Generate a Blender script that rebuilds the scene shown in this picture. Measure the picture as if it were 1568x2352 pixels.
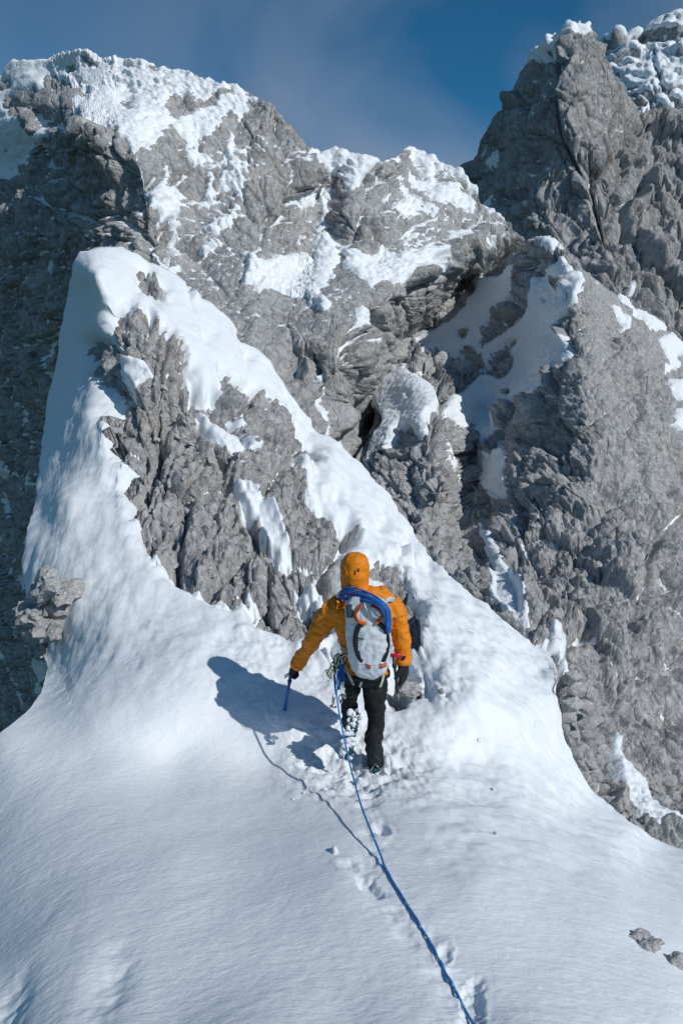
import bpy, bmesh, math, random
import numpy as np
from mathutils import Vector, Matrix

# ------------------------------------------------------------------ clear
for o in list(bpy.data.objects):
    bpy.data.objects.remove(o, do_unlink=True)
scene = bpy.context.scene
COL = scene.collection
rnd = random.Random(7)

# ------------------------------------------------------------------ camera
FPX = 1900.0                      # focal length in units of a 1568 x 2352 picture
PITCH = math.radians(8.27)        # looking slightly down
cam_d = bpy.data.cameras.new('camera')
cam = bpy.data.objects.new('camera', cam_d)
COL.objects.link(cam)
cam_d.sensor_fit = 'VERTICAL'
cam_d.angle_y = 2 * math.atan(1176.0 / FPX)
cam_d.clip_start = 0.05
cam_d.clip_end = 20000
cam.location = (0, 0, 0)
cam.rotation_euler = (math.radians(90) - PITCH, 0, 0)
scene.camera = cam

# ------------------------------------------------------------------ sky, sun, exposure
SUN_AZ = math.radians(130)        # clockwise from the view direction (+Y)
SUN_EL = math.radians(36)
world = bpy.data.worlds.new('World')
scene.world = world
world.use_nodes = True
wn, wl = world.node_tree.nodes, world.node_tree.links
wn.clear()
w_out = wn.new('ShaderNodeOutputWorld')
w_bg = wn.new('ShaderNodeBackground')
w_sky = wn.new('ShaderNodeTexSky')
w_sky.sky_type = 'NISHITA'
w_sky.sun_disc = False
w_sky.sun_elevation = SUN_EL
w_sky.sun_rotation = SUN_AZ
w_sky.altitude = 2600
w_sky.air_density = 1.0
w_sky.dust_density = 0.3
w_sky.ozone_density = 1.6
w_tc = wn.new('ShaderNodeTexCoord')
w_map = wn.new('ShaderNodeMapping')
w_map.inputs['Scale'].default_value = (1.0, 1.0, 1.6)
w_map.inputs['Location'].default_value = (0.35, 0.1, 0.0)
w_noise = wn.new('ShaderNodeTexNoise')
w_noise.inputs['Scale'].default_value = 2.2
w_noise.inputs['Detail'].default_value = 4
w_noise.inputs['Roughness'].default_value = 0.45
w_noise.inputs['Distortion'].default_value = 0.6
w_ramp = wn.new('ShaderNodeMapRange')
w_ramp.inputs['From Min'].default_value = 0.36
w_ramp.inputs['From Max'].default_value = 0.62
w_ramp.inputs['To Max'].default_value = 0.68
w_mix = wn.new('ShaderNodeMix')
w_mix.data_type = 'RGBA'
w_mix.inputs['B'].default_value = (4.2, 4.8, 6.0, 1)
wl.new(w_tc.outputs['Generated'], w_map.inputs['Vector'])
wl.new(w_map.outputs['Vector'], w_noise.inputs['Vector'])
wl.new(w_noise.outputs['Fac'], w_ramp.inputs['Value'])
w_sep = wn.new('ShaderNodeSeparateXYZ')
wl.new(w_tc.outputs['Generated'], w_sep.inputs['Vector'])
w_low = wn.new('ShaderNodeMapRange')          # thin high cloud thickens towards the horizon
w_low.inputs['From Min'].default_value = 0.18
w_low.inputs['From Max'].default_value = 0.60
w_low.inputs['To Min'].default_value = 1.0
w_low.inputs['To Max'].default_value = 0.25
wl.new(w_sep.outputs['Z'], w_low.inputs['Value'])
w_mul = wn.new('ShaderNodeMath')
w_mul.operation = 'MULTIPLY'
wl.new(w_ramp.outputs['Result'], w_mul.inputs[0])
wl.new(w_low.outputs['Result'], w_mul.inputs[1])
wl.new(w_mul.outputs['Value'], w_mix.inputs['Factor'])
w_tint = wn.new('ShaderNodeMix')
w_tint.data_type = 'RGBA'
w_tint.blend_type = 'MULTIPLY'
w_tint.inputs['Factor'].default_value = 1.0
w_tint.inputs['B'].default_value = (0.26, 0.90, 1.12, 1)
wl.new(w_sky.outputs['Color'], w_tint.inputs['A'])
wl.new(w_tint.outputs['Result'], w_mix.inputs['A'])
wl.new(w_mix.outputs['Result'], w_bg.inputs['Color'])
w_bg.inputs['Strength'].default_value = 0.07
wl.new(w_bg.outputs['Background'], w_out.inputs['Surface'])

sun_d = bpy.data.lights.new('sun', 'SUN')
sun_d.energy = 3.1
sun_d.angle = math.radians(0.53)
sun_d.color = (1.0, 0.98, 0.95)
sun = bpy.data.objects.new('sun', sun_d)
COL.objects.link(sun)
SUN_DIR = Vector((math.sin(SUN_AZ) * math.cos(SUN_EL), math.cos(SUN_AZ) * math.cos(SUN_EL), math.sin(SUN_EL)))
sun.rotation_euler = SUN_DIR.to_track_quat('Z', 'Y').to_euler()
sun.location = SUN_DIR * 50

scene.view_settings.view_transform = 'Standard'
scene.view_settings.look = 'None'
scene.view_settings.exposure = 0.0
scene.view_settings.gamma = 1.0
scene.view_settings.use_curve_mapping = False
scene.render.engine = 'CYCLES'
scene.cycles.max_bounces = 5
scene.cycles.diffuse_bounces = 3

# ------------------------------------------------------------------ pixel -> world
SP, CP = math.sin(PITCH), math.cos(PITCH)

def rays(u, v):
    """direction through picture point (u, v), scaled so that its y is 1"""
    cx = (np.asarray(u, dtype=np.float64) - 784.0) / FPX
    cy = (1176.0 - np.asarray(v, dtype=np.float64)) / FPX
    y = CP + cy * SP
    z = -SP + cy * CP
    return cx / y, z / y

def at(u, v, Y):
    x, z = rays(u, v)
    return Vector((float(x) * Y, Y, float(z) * Y))

# ------------------------------------------------------------------ noise
def hash3(ix, iy, iz, seed):
    h = (ix.astype(np.uint32) * np.uint32(73856093)) ^ (iy.astype(np.uint32) * np.uint32(19349663)) ^ (iz.astype(np.uint32) * np.uint32(83492791))
    h = h ^ np.uint32((seed * 2654435761 + 12345) & 0xffffffff)
    h ^= h >> np.uint32(15)
    h = h * np.uint32(2246822519)
    h ^= h >> np.uint32(13)
    h = h * np.uint32(3266489917)
    h ^= h >> np.uint32(16)
    return h

_g = np.random.RandomState(3).normal(size=(256, 3)).astype(np.float32)
_g /= np.linalg.norm(_g, axis=1)[:, None]

def perlin(p, seed=0):
    p = np.asarray(p, dtype=np.float32)
    f0 = np.floor(p)
    i0 = f0.astype(np.int64)
    f = p - f0
    w = f * f * f * (f * (f * 6 - 15) + 10)
    out = np.zeros(len(p), np.float32)
    for dx in (0, 1):
        wx = w[:, 0] if dx else 1 - w[:, 0]
        for dy in (0, 1):
            wy = w[:, 1] if dy else 1 - w[:, 1]
            for dz in (0, 1):
                wz = w[:, 2] if dz else 1 - w[:, 2]
                g = _g[hash3(i0[:, 0] + dx, i0[:, 1] + dy, i0[:, 2] + dz, seed) & np.uint32(255)]
                d = g[:, 0] * (f[:, 0] - dx) + g[:, 1] * (f[:, 1] - dy) + g[:, 2] * (f[:, 2] - dz)
                out += wx * wy * wz * d
    return out * 1.5

def fbm(p, octaves=4, seed=0, gain=0.5, ridged=False):
    out = np.zeros(len(p), np.float32)
    a, s = 1.0, 1.0
    for o in range(octaves):
        n = perlin(p * s, seed + o * 17)
        if ridged:
            n = 0.55 - 2 * np.abs(n)
        out += a * n
        a *= gain
        s *= 2.03
    return out

def blocks(p, seed=0, off=0.42, tilt=0.9, crack=0.22):
    """broken rock: nearest-cell facets with their own offset and tilt, cracks between"""
    p = np.asarray(p, dtype=np.float32)
    b = np.floor(p - 0.5)
    bi = b.astype(np.int64)
    d1 = np.full(len(p), 9.0, np.float32)
    d2 = np.full(len(p), 9.0, np.float32)
    val = np.zeros(len(p), np.float32)
    for dx in (0, 1):
        for dy in (0, 1):
            for dz in (0, 1):
                h = hash3(bi[:, 0] + dx, bi[:, 1] + dy, bi[:, 2] + dz, seed)
                g = _g[h & np.uint32(255)]
                h2 = (h >> np.uint32(8)) & np.uint32(255)
                jx = 0.5 + 0.42 * _g[h2, 0]
                jy = 0.5 + 0.42 * _g[h2, 1]
                jz = 0.5 + 0.42 * _g[h2, 2]
                qx = p[:, 0] - (b[:, 0] + dx + jx)
                qy = p[:, 1] - (b[:, 1] + dy + jy)
                qz = p[:, 2] - (b[:, 2] + dz + jz)
                d = np.sqrt(qx * qx + qy * qy + qz * qz)
                r = ((h >> np.uint32(16)) & np.uint32(255)).astype(np.float32) / 255.0 - 0.5
                vv = off * 2 * r + tilt * (g[:, 0] * qx + g[:, 1] * qy + g[:, 2] * qz)
                near = d < d1
                d2 = np.where(near, d1, np.minimum(d2, d))
                val = np.where(near, vv, val)
                d1 = np.where(near, d, d1)
    e = np.clip((d2 - d1) / 0.12, 0, 1)
    return val - crack * (1 - e) ** 2

def facet(p, seed=0, warp=0.45):
    """piecewise planar noise (tetrahedra of a warped lattice): angular, continuous broken rock"""
    p = np.asarray(p, dtype=np.float32)
    if warp:
        p = p + warp * np.stack([perlin(p * 0.9, seed + 301 + i) for i in range(3)], 1)
    f0 = np.floor(p)
    i0 = f0.astype(np.int64)
    f = p - f0
    order = np.argsort(-f, axis=1)
    fs = np.take_along_axis(f, order, 1)
    c = i0.copy()
    def val(c):
        return ((hash3(c[:, 0], c[:, 1], c[:, 2], seed) >> np.uint32(8)) & np.uint32(65535)).astype(np.float32) / 32767.5 - 1.0
    out = (1 - fs[:, 0]) * val(c)
    ar = np.arange(len(p))
    for k in range(3):
        c[ar, order[:, k]] += 1
        nxt = fs[:, k + 1] if k < 2 else 0.0
        out = out + (fs[:, k] - nxt) * val(c)
    return out

def rotm(ax, ay, az):
    from mathutils import Euler
    return np.array(Euler((ax, ay, az)).to_matrix(), dtype=np.float32)

ROT_A = rotm(0.5, 0.35, 0.2)
ROT_B = rotm(-0.3, 0.6, 1.1)
ROT_C = rotm(0.9, -0.5, 0.4)

# ------------------------------------------------------------------ picture masks (traced patches)
MS = 2.0
MU0, MV0, MW, MH = -260, -60, 1060, 1340

def raster(polys, holes=()):
    m = np.zeros((MH, MW), np.float32)
    for val, group in ((1.0, polys), (0.0, holes)):
        for poly in group:
            q = np.array(poly, float)
            q[:, 0] = (q[:, 0] - MU0) / MS
            q[:, 1] = (q[:, 1] - MV0) / MS
            x0, x1 = int(max(0, q[:, 0].min() - 1)), int(min(MW, q[:, 0].max() + 2))
            y0, y1 = int(max(0, q[:, 1].min() - 1)), int(min(MH, q[:, 1].max() + 2))
            if x1 <= x0 or y1 <= y0:
                continue
            X, Yg = np.meshgrid(np.arange(x0, x1) + 0.5, np.arange(y0, y1) + 0.5)
            ins = np.zeros(X.shape, bool)
            n = len(q)
            for i in range(n):
                xa, ya = q[i]
                xb, yb = q[(i + 1) % n]
                if ya == yb:
                    continue
                c = ((ya > Yg) != (yb > Yg)) & (X < (xb - xa) * (Yg - ya) / (yb - ya) + xa)
                ins ^= c
            m[y0:y1, x0:x1][ins] = val
    return m

def boxblur(m, r):
    for ax in (0, 1):
        c = np.cumsum(np.pad(m, [(r + 1, r) if a == ax else (0, 0) for a in (0, 1)], mode='edge'), axis=ax, dtype=np.float64)
        n = m.shape[ax]
        m = ((np.take(c, np.arange(2 * r + 1, 2 * r + 1 + n), axis=ax) - np.take(c, np.arange(0, n), axis=ax)) / (2 * r + 1)).astype(np.float32)
    return m

def sample(m, u, v):
    x = np.clip((u - MU0) / MS - 0.5, 0, MW - 1.001)
    y = np.clip((v - MV0) / MS - 0.5, 0, MH - 1.001)
    xi, yi = x.astype(int), y.astype(int)
    fx, fy = x - xi, y - yi
    return (m[yi, xi] * (1 - fx) * (1 - fy) + m[yi, xi + 1] * fx * (1 - fy) + m[yi + 1, xi] * (1 - fx) * fy + m[yi + 1, xi + 1] * fx * fy).astype(np.float32)

def tile(ox, oy, *polys):
    return [[(ox + 0.5003 * x, oy + 0.5003 * y) for x, y in zip(p[0::2], p[1::2])] for p in polys]

# ------------------------------------------------------------------ surfaces
def depth_field(pts, c=0.045):
    q = np.array([(p[0], p[1]) for p in pts], float) / 1000.0
    d = 1.0 / np.array([p[2] for p in pts], float)
    n = len(q)
    r = np.sqrt(((q[:, None] - q[None]) ** 2).sum(-1) + c * c)
    A = np.zeros((n + 3, n + 3))
    A[:n, :n] = r
    A[:n, n] = 1
    A[:n, n + 1:] = q
    A[n, :n] = 1
    A[n + 1:, :n] = q.T
    w = np.linalg.solve(A, np.concatenate([d, np.zeros(3)]))
    def f(u, v):
        u = np.asarray(u, float).ravel() / 1000.0
        v = np.asarray(v, float).ravel() / 1000.0
        out = w[n] + w[n + 1] * u + w[n + 2] * v
        for k in range(n):
            out = out + w[k] * np.sqrt((u - q[k, 0]) ** 2 + (v - q[k, 1]) ** 2 + c * c)
        return 1.0 / np.maximum(out, 1e-4)
    return f

class Loft:
    """a mountain face: rows run from its skyline down its front; extra rows carry it over the crest and down its back"""
    def __init__(self, pairs, nc, nr, field, back, back_rows=14, jag=0.0, jag_scale=40.0, seed=1, skirt=None):
        pr = np.array(pairs, float)
        t, b = pr[:, :2], pr[:, 2:]
        dt = np.diff(t, axis=0)
        seg = np.maximum(np.maximum(np.abs(dt[:, 0]), 0.35 * np.linalg.norm(dt, axis=1)), np.linalg.norm(np.diff(b, axis=0), axis=1))
        s = np.concatenate([[0], np.cumsum(seg)])
        x = np.linspace(0, s[-1], nc)
        T = np.stack([np.interp(x, s, t[:, 0]), np.interp(x, s, t[:, 1])], 1)
        B = np.stack([np.interp(x, s, b[:, 0]), np.interp(x, s, b[:, 1])], 1)
        if jag:
            nz = fbm(np.stack([x / jag_scale, np.full(nc, seed * 3.3), np.zeros(nc)], 1), 4, seed)
            T[:, 1] += jag * nz
        r = np.linspace(0, 1, nr)[:, None, None]
        UV = T[None] * (1 - r) + B[None] * r
        Y = field(UV[..., 0], UV[..., 1]).reshape(nr, nc)
        X, Z = rays(UV[..., 0], UV[..., 1])
        P = np.stack([X * Y, Y, Z * Y], -1)
        k = np.linspace(0, 1, back_rows + 1)[1:][::-1] ** 1.8
        bv = np.array(back, float)
        bk = P[0][None] + k[:, None, None] * bv[None, None] 
        bk[..., 2] -= 0.55 * abs(back[2]) * (k ** 2)[:, None]
        self.P = np.concatenate([bk, P], 0)
        self.UV = np.concatenate([np.repeat(UV[:1], back_rows, 0), UV], 0)
        if skirt is not None:                       # carry the foot of the face on down out of sight
            ks = (np.linspace(0, 1, 11)[1:] ** 1.5)[:, None, None]
            self.P = np.concatenate([self.P, P[-1][None] + ks * np.array(skirt, float)[None, None]], 0)
            self.UV = np.concatenate([self.UV, UV[-1][None] + ks * np.array([0.0, 400.0])[None, None]], 0)
        self.shape = self.P.shape[:2]
        self.nb = back_rows
        self.normals()
    def normals(self, P=None):
        P = self.P if P is None else P
        gr = np.gradient(P, axis=0)
        gc = np.gradient(P, axis=1)
        n = np.cross(gr, gc)
        n /= np.maximum(np.linalg.norm(n, axis=-1, keepdims=True), 1e-9)
        fr = P[self.nb:]
        if np.median((n[self.nb:] * -fr).sum(-1)) < 0:
            n = -n
            self.flip = False
        else:
            self.flip = True
        self.N = n
        return n
    def soften(self, k):
        d = -(self.N * self.P).sum(-1) / np.maximum(np.linalg.norm(self.P, axis=-1), 1e-6)
        self.face = np.clip(smooth_grid(d, 6) / 0.25, 0.15, 1.0).ravel().astype(np.float32)      # edge-on slopes carry less relief than the grid can hold
        n = smooth_grid(self.N, k)
        self.N = n / np.maximum(np.linalg.norm(n, axis=-1, keepdims=True), 1e-9)
    def flat(self):
        return self.P.reshape(-1, 3).astype(np.float32), self.N.reshape(-1, 3).astype(np.float32), self.UV.reshape(-1, 2)

def smooth_grid(a, n):
    for _ in range(n):
        b = a.copy()
        b[1:-1] = 0.5 * a[1:-1] + 0.25 * (a[:-2] + a[2:])
        a = b.copy()
        b[:, 1:-1] = 0.5 * a[:, 1:-1] + 0.25 * (a[:, :-2] + a[:, 2:])
        a = b
    return a

def grid_components(keep):
    """label the kept cells of a grid by connected patch (runs + union-find)"""
    nr, nc = keep.shape
    lab = np.full((nr, nc), -1, np.int64)
    par = []
    def find(a):
        while par[a] != a:
            par[a] = par[par[a]]
            a = par[a]
        return a
    prev = []
    for r in range(nr):
        k = np.concatenate([[0], keep[r].astype(np.int8), [0]])
        d = np.diff(k)
        st, en = np.where(d == 1)[0], np.where(d == -1)[0]
        cur = []
        j = 0
        for a, b in zip(st, en):
            i = len(par)
            par.append(i)
            lab[r, a:b] = i
            while j < len(prev) and prev[j][1] < a:
                j += 1
            jj = j
            while jj < len(prev) and prev[jj][0] <= b:
                ra, rb = find(i), find(prev[jj][2])
                if ra != rb:
                    par[max(ra, rb)] = min(ra, rb)
                jj += 1
            cur.append((a, b, i))
        prev = cur
    root = np.array([find(i) for i in range(len(par))] + [-1], np.int64)
    return root[lab]

def mesh_from(name, V, F, smooth=True):
    me = bpy.data.meshes.new(name)
    V = np.ascontiguousarray(V, np.float32)
    F = np.ascontiguousarray(F, np.int32)
    me.vertices.add(len(V))
    me.vertices.foreach_set('co', V.ravel())
    me.loops.add(F.size)
    me.loops.foreach_set('vertex_index', F.ravel())
    me.polygons.add(len(F))
    me.polygons.foreach_set('loop_start', np.arange(0, F.size, F.shape[1], dtype=np.int32))
    me.polygons.foreach_set('loop_total', np.full(len(F), F.shape[1], np.int32))
    if smooth:
        me.polygons.foreach_set('use_smooth', np.ones(len(F), bool))
    me.update(calc_edges=True)
    return me

def add_obj(name, data, mat=None, parent=None, kind=None, label=None, cat=None, group=None):
    o = bpy.data.objects.new(name, data)
    COL.objects.link(o)
    if mat is not None and data is not None and hasattr(data, 'materials') and len(data.materials) == 0:
        data.materials.append(mat)
    if parent is not None:
        o.parent = parent
    if kind:
        o['kind'] = kind
    if label:
        o['label'] = label
    if cat:
        o['category'] = cat
    if group:
        o['group'] = group
    return o

def grid_parts(P, keep, flip, min_faces):
    """cells -> list of (verts, faces, count), biggest first, and one leftover of the tiny ones"""
    nr, nc = P.shape[:2]
    lab = grid_components(keep)
    idx = np.arange(nr * nc).reshape(nr, nc)
    a, b, c, d = idx[:-1, :-1], idx[:-1, 1:], idx[1:, 1:], idx[1:, :-1]
    quads = np.stack([a, b, c, d] if not flip else [a, d, c, b], -1)
    Pf = P.reshape(-1, 3)
    ids, cnt = np.unique(lab[keep], return_counts=True)
    order = np.argsort(-cnt)
    big = [ids[i] for i in order if cnt[i] >= min_faces][:60]
    def build(sel):
        F = quads[sel]
        vi, inv = np.unique(F.ravel(), return_inverse=True)
        return Pf[vi], inv.reshape(-1, 4)
    parts = [build(lab == i) for i in big]
    rest_ids = np.array([i for i in ids if i not in set(big)])
    rest = None
    if len(rest_ids):
        sel = keep & np.isin(lab, rest_ids)
        if sel.sum() > 0:
            rest = build(sel)
    return parts, rest

def cells_any(m):
    return m[:-1, :-1] | m[1:, :-1] | m[:-1, 1:] | m[1:, 1:]

# ------------------------------------------------------------------ materials
def mat_new(name):
    m = bpy.data.materials.new(name)
    m.use_nodes = True
    n, l = m.node_tree.nodes, m.node_tree.links
    return m, n, l, n['Principled BSDF']

def rock_material(name, s, dark, mid, light, stain, stain_amt, bump, dist=None):
    """s = size in metres of the main mottling"""
    m, n, l, p = mat_new(name)
    tc = n.new('ShaderNodeTexCoord')
    def noise(scale, detail=6, rough=0.6, vec=None, dist=0.0):
        t = n.new('ShaderNodeTexNoise')
        t.inputs['Scale'].default_value = scale
        t.inputs['Detail'].default_value = detail
        t.inputs['Roughness'].default_value = rough
        t.inputs['Distortion'].default_value = dist
        l.new(vec if vec else tc.outputs['Object'], t.inputs['Vector'])
        return t
    def mix(fac, a, b):
        x = n.new('ShaderNodeMix')
        x.data_type = 'RGBA'
        if isinstance(fac, float):
            x.inputs['Factor'].default_value = fac
        else:
            l.new(fac, x.inputs['Factor'])
        for k, q in (('A', a), ('B', b)):
            if isinstance(q, tuple):
                x.inputs[k].default_value = (*q, 1)
            else:
                l.new(q, x.inputs[k])
        return x.outputs['Result']
    def rng(sock, a, b, lo=0.0, hi=1.0):
        r = n.new('ShaderNodeMapRange')
        r.inputs['From Min'].default_value = a
        r.inputs['From Max'].default_value = b
        r.inputs['To Min'].default_value = lo
        r.inputs['To Max'].default_value = hi
        l.new(sock, r.inputs['Value'])
        return r.outputs['Result']
    n1 = noise(1.0 / s, 5, 0.68)
    n2 = noise(5.0 / s, 4, 0.7)
    n3 = noise(0.22 / s, 2, 0.6)
    col = mix(rng(n1.outputs['Fac'], 0.36, 0.64), dark, mid)
    col = mix(rng(n2.outputs['Fac'], 0.45, 0.68), col, light)
    mp = n.new('ShaderNodeMapping')
    mp.inputs['Scale'].default_value = (1.0, 1.0, 0.28)
    l.new(tc.outputs['Object'], mp.inputs['Vector'])
    n4 = noise(0.7 / s, 4, 0.65, vec=mp.outputs['Vector'])
    st = n.new('ShaderNodeMath')
    st.operation = 'MULTIPLY'
    l.new(rng(n4.outputs['Fac'], 0.52, 0.72), st.inputs[0])
    l.new(rng(n3.outputs['Fac'], 0.42, 0.62, 0, stain_amt), st.inputs[1])
    col = mix(st.outputs[0], col, stain)
    l.new(col, p.inputs['Base Color'])
    p.inputs['Roughness'].default_value = 0.92
    p.inputs['Specular IOR Level'].default_value = 0.2
    nb = noise(6.0 / s, 5, 0.72)
    mp2 = n.new('ShaderNodeMapping')
    mp2.inputs['Rotation'].default_value = (0.5, 0.35, 0.2)
    mp2.inputs['Scale'].default_value = (1.5, 1.0, 0.55)
    l.new(tc.outputs['Object'], mp2.inputs['Vector'])
    wob = n.new('ShaderNodeVectorMath')
    wob.operation = 'MULTIPLY_ADD'
    wob.inputs[1].default_value = (0.22 * s, 0.22 * s, 0.22 * s)
    l.new(n1.outputs['Color'], wob.inputs[0])
    l.new(mp2.outputs['Vector'], wob.inputs[2])
    hsum = nb.outputs['Fac']
    for sc_, w_ in ((1.1, 0.30), (3.1, 0.14)):
        vo = n.new('ShaderNodeTexVoronoi')
        vo.feature = 'DISTANCE_TO_EDGE'
        vo.inputs['Scale'].default_value = sc_ / s
        l.new(wob.outputs['Vector'], vo.inputs['Vector'])
        ma = n.new('ShaderNodeMath')
        ma.operation = 'MULTIPLY_ADD'
        l.new(rng(vo.outputs['Distance'], 0.0, 0.09), ma.inputs[0])
        ma.inputs[1].default_value = w_
        l.new(hsum, ma.inputs[2])
        hsum = ma.outputs[0]
    bp = n.new('ShaderNodeBump')
    bp.inputs['Strength'].default_value = bump
    bp.inputs['Distance'].default_value = dist if dist else 0.16 * s
    l.new(hsum, bp.inputs['Height'])
    l.new(bp.outputs['Normal'], p.inputs['Normal'])
    return m

def snow_material(name, s, bump, stretch=(1, 1, 1), rot=0.0):
    m, n, l, p = mat_new(name)
    tc = n.new('ShaderNodeTexCoord')
    mp = n.new('ShaderNodeMapping')
    mp.inputs['Scale'].default_value = stretch
    mp.inputs['Rotation'].default_value = (0, 0, rot)
    l.new(tc.outputs['Object'], mp.inputs['Vector'])
    a = n.new('ShaderNodeTexNoise')
    a.inputs['Scale'].default_value = 1.0 / s
    a.inputs['Detail'].default_value = 4
    a.inputs['Roughness'].default_value = 0.62
    l.new(mp.outputs['Vector'], a.inputs['Vector'])
    b = n.new('ShaderNodeTexNoise')
    b.inputs['Scale'].default_value = 9.0 / s
    b.inputs['Detail'].default_value = 3
    l.new(tc.outputs['Object'], b.inputs['Vector'])
    ad = n.new('ShaderNodeMath')
    ad.operation = 'MULTIPLY_ADD'
    l.new(b.outputs['Fac'], ad.inputs[0])
    ad.inputs[1].default_value = 0.22
    l.new(a.outputs['Fac'], ad.inputs[2])
    bp = n.new('ShaderNodeBump')
    rp = n.new('ShaderNodeTexNoise')                 # wind ripples in the crust
    rp.inputs['Scale'].default_value = 0.42 / s
    rp.inputs['Detail'].default_value = 2
    rm = n.new('ShaderNodeMapping')
    rm.inputs['Scale'].default_value = (0.7, 1.45, 1.2)
    rm.inputs['Rotation'].default_value = (0, 0, rot)
    l.new(tc.outputs['Object'], rm.inputs['Vector'])
    l.new(rm.outputs['Vector'], rp.inputs['Vector'])
    rs = n.new('ShaderNodeMapRange')
    rs.interpolation_type = 'SMOOTHSTEP'
    rs.inputs['From Min'].default_value = 0.42
    rs.inputs['From Max'].default_value = 0.60
    rs.inputs['To Max'].default_value = 0.22
    l.new(rp.outputs['Fac'], rs.inputs['Value'])
    ad2 = n.new('ShaderNodeMath')
    l.new(ad.outputs[0], ad2.inputs[0])
    l.new(rs.outputs['Result'], ad2.inputs[1])
    bp.inputs['Strength'].default_value = bump
    bp.inputs['Distance'].default_value = 0.5 * s
    l.new(ad2.outputs[0], bp.inputs['Height'])
    l.new(bp.outputs['Normal'], p.inputs['Normal'])
    c = n.new('ShaderNodeTexNoise')
    c.inputs['Scale'].default_value = 4.0 / s
    c.inputs['Detail'].default_value = 3
    c.inputs['Roughness'].default_value = 0.8
    l.new(tc.outputs['Object'], c.inputs['Vector'])
    cr = n.new('ShaderNodeMapRange')
    cr.inputs['From Min'].default_value = 0.3
    cr.inputs['From Max'].default_value = 0.7
    l.new(c.outputs['Fac'], cr.inputs['Value'])
    mx = n.new('ShaderNodeMix')
    mx.data_type = 'RGBA'
    mx.inputs['A'].default_value = (0.735, 0.775, 0.805, 1)
    mx.inputs['B'].default_value = (0.86, 0.89, 0.91, 1)
    l.new(cr.outputs['Result'], mx.inputs['Factor'])
    l.new(mx.outputs['Result'], p.inputs['Base Color'])
    p.inputs['Roughness'].default_value = 0.95
    p.inputs['Specular IOR Level'].default_value = 0.05
    return m

ROCK_NEAR = rock_material('rock_near', 0.5, (0.29, 0.29, 0.292), (0.45, 0.447, 0.443), (0.62, 0.612, 0.60), (0.24, 0.165, 0.10), 0.4, 0.9)
ROCK_MID = rock_material('rock_mid', 1.2, (0.28, 0.284, 0.287), (0.45, 0.451, 0.448), (0.62, 0.617, 0.608), (0.24, 0.165, 0.095), 0.5, 0.9)
ROCK_WALL = rock_material('rock_wall', 2.2, (0.28, 0.284, 0.286), (0.45, 0.451, 0.446), (0.62, 0.617, 0.608), (0.26, 0.19, 0.12), 0.3, 0.9)
ROCK_FAR = rock_material('rock_far', 5.0, (0.25, 0.254, 0.257), (0.40, 0.401, 0.398), (0.56, 0.556, 0.548), (0.26, 0.175, 0.105), 0.5, 0.9)
STONE_SMALL = rock_material('stone_small', 0.9, (0.29, 0.29, 0.292), (0.45, 0.447, 0.443), (0.62, 0.612, 0.60), (0.24, 0.165, 0.10), 0.3, 0.8, 0.010)
STONE_MID = rock_material('stone_mid', 0.9, (0.29, 0.29, 0.292), (0.45, 0.447, 0.443), (0.62, 0.612, 0.60), (0.24, 0.165, 0.10), 0.3, 0.8, 0.03)
STONE_BIG = rock_material('stone_big', 0.9, (0.29, 0.29, 0.292), (0.45, 0.447, 0.443), (0.62, 0.612, 0.60), (0.24, 0.165, 0.10), 0.3, 0.8, 0.09)
SNOW_NEAR = snow_material('snow_near', 0.028, 0.42, (0.75, 1.2, 1.0), 0.25)
SNOW_MID = snow_material('snow_mid', 0.5, 0.35)
SNOW_FAR = snow_material('snow_far', 1.6, 0.35)

def rock_relief(p, sizes, seed=0, step=0.3, rot=(ROT_A, ROT_B, ROT_C), stretch=(1.0, 0.6, 1.0), squash=(1.35, 1.0, 0.7), crack=1.0):
    """angular broken rock: facets, ridged facets and stepped blocks; sizes = (metres, steepness)"""
    q = p * np.array(stretch, np.float32)
    m = sizes[len(sizes) // 2][0]
    q = q + np.stack([0.28 * m * perlin(q / (1.6 * m), seed + 301 + i) for i in range(3)], 1)
    d = np.zeros(len(p), np.float32)
    for i, (sz, steep) in enumerate(sizes):
        r = (q @ rot[i % 3]) * np.array(squash, np.float32) / sz
        a = facet(r, seed + i * 11, 0)
        if i % 2 == 0:
            d += sz * steep * 0.75 * a
        else:
            d += sz * steep * 1.1 * (0.45 - np.abs(a))
        if step and 0 < i < 4:
            d += sz * step * blocks(r * 0.8 + 7.7, seed + 5 + i * 11, off=0.6, tilt=0.5, crack=crack)
    return d

T_MAX = 0.6

def lay_snow(L, rd, f, g, T, fine, fine_size, seed, iters=6, keep=0.15):
    """snow lying on relief rd: small patches follow the rock, wide fields fill it"""
    p, n, uv = L.flat()
    gg = np.clip((g - 0.45) * 2.4, 0, 1)
    k = 1 - (1 - keep) * gg
    base = smooth_grid(rd.reshape(L.shape), iters).ravel() * k
    hollow_ = np.clip((smooth_grid(rd.reshape(L.shape), 16).ravel() - base) * 0.5, -T_MAX * np.max(T), T_MAX * np.max(T))
    return base + 2 * T * f + hollow_ * (1 - gg) + fine * fbm(p / fine_size, 4, seed, 0.65), rd * k

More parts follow.
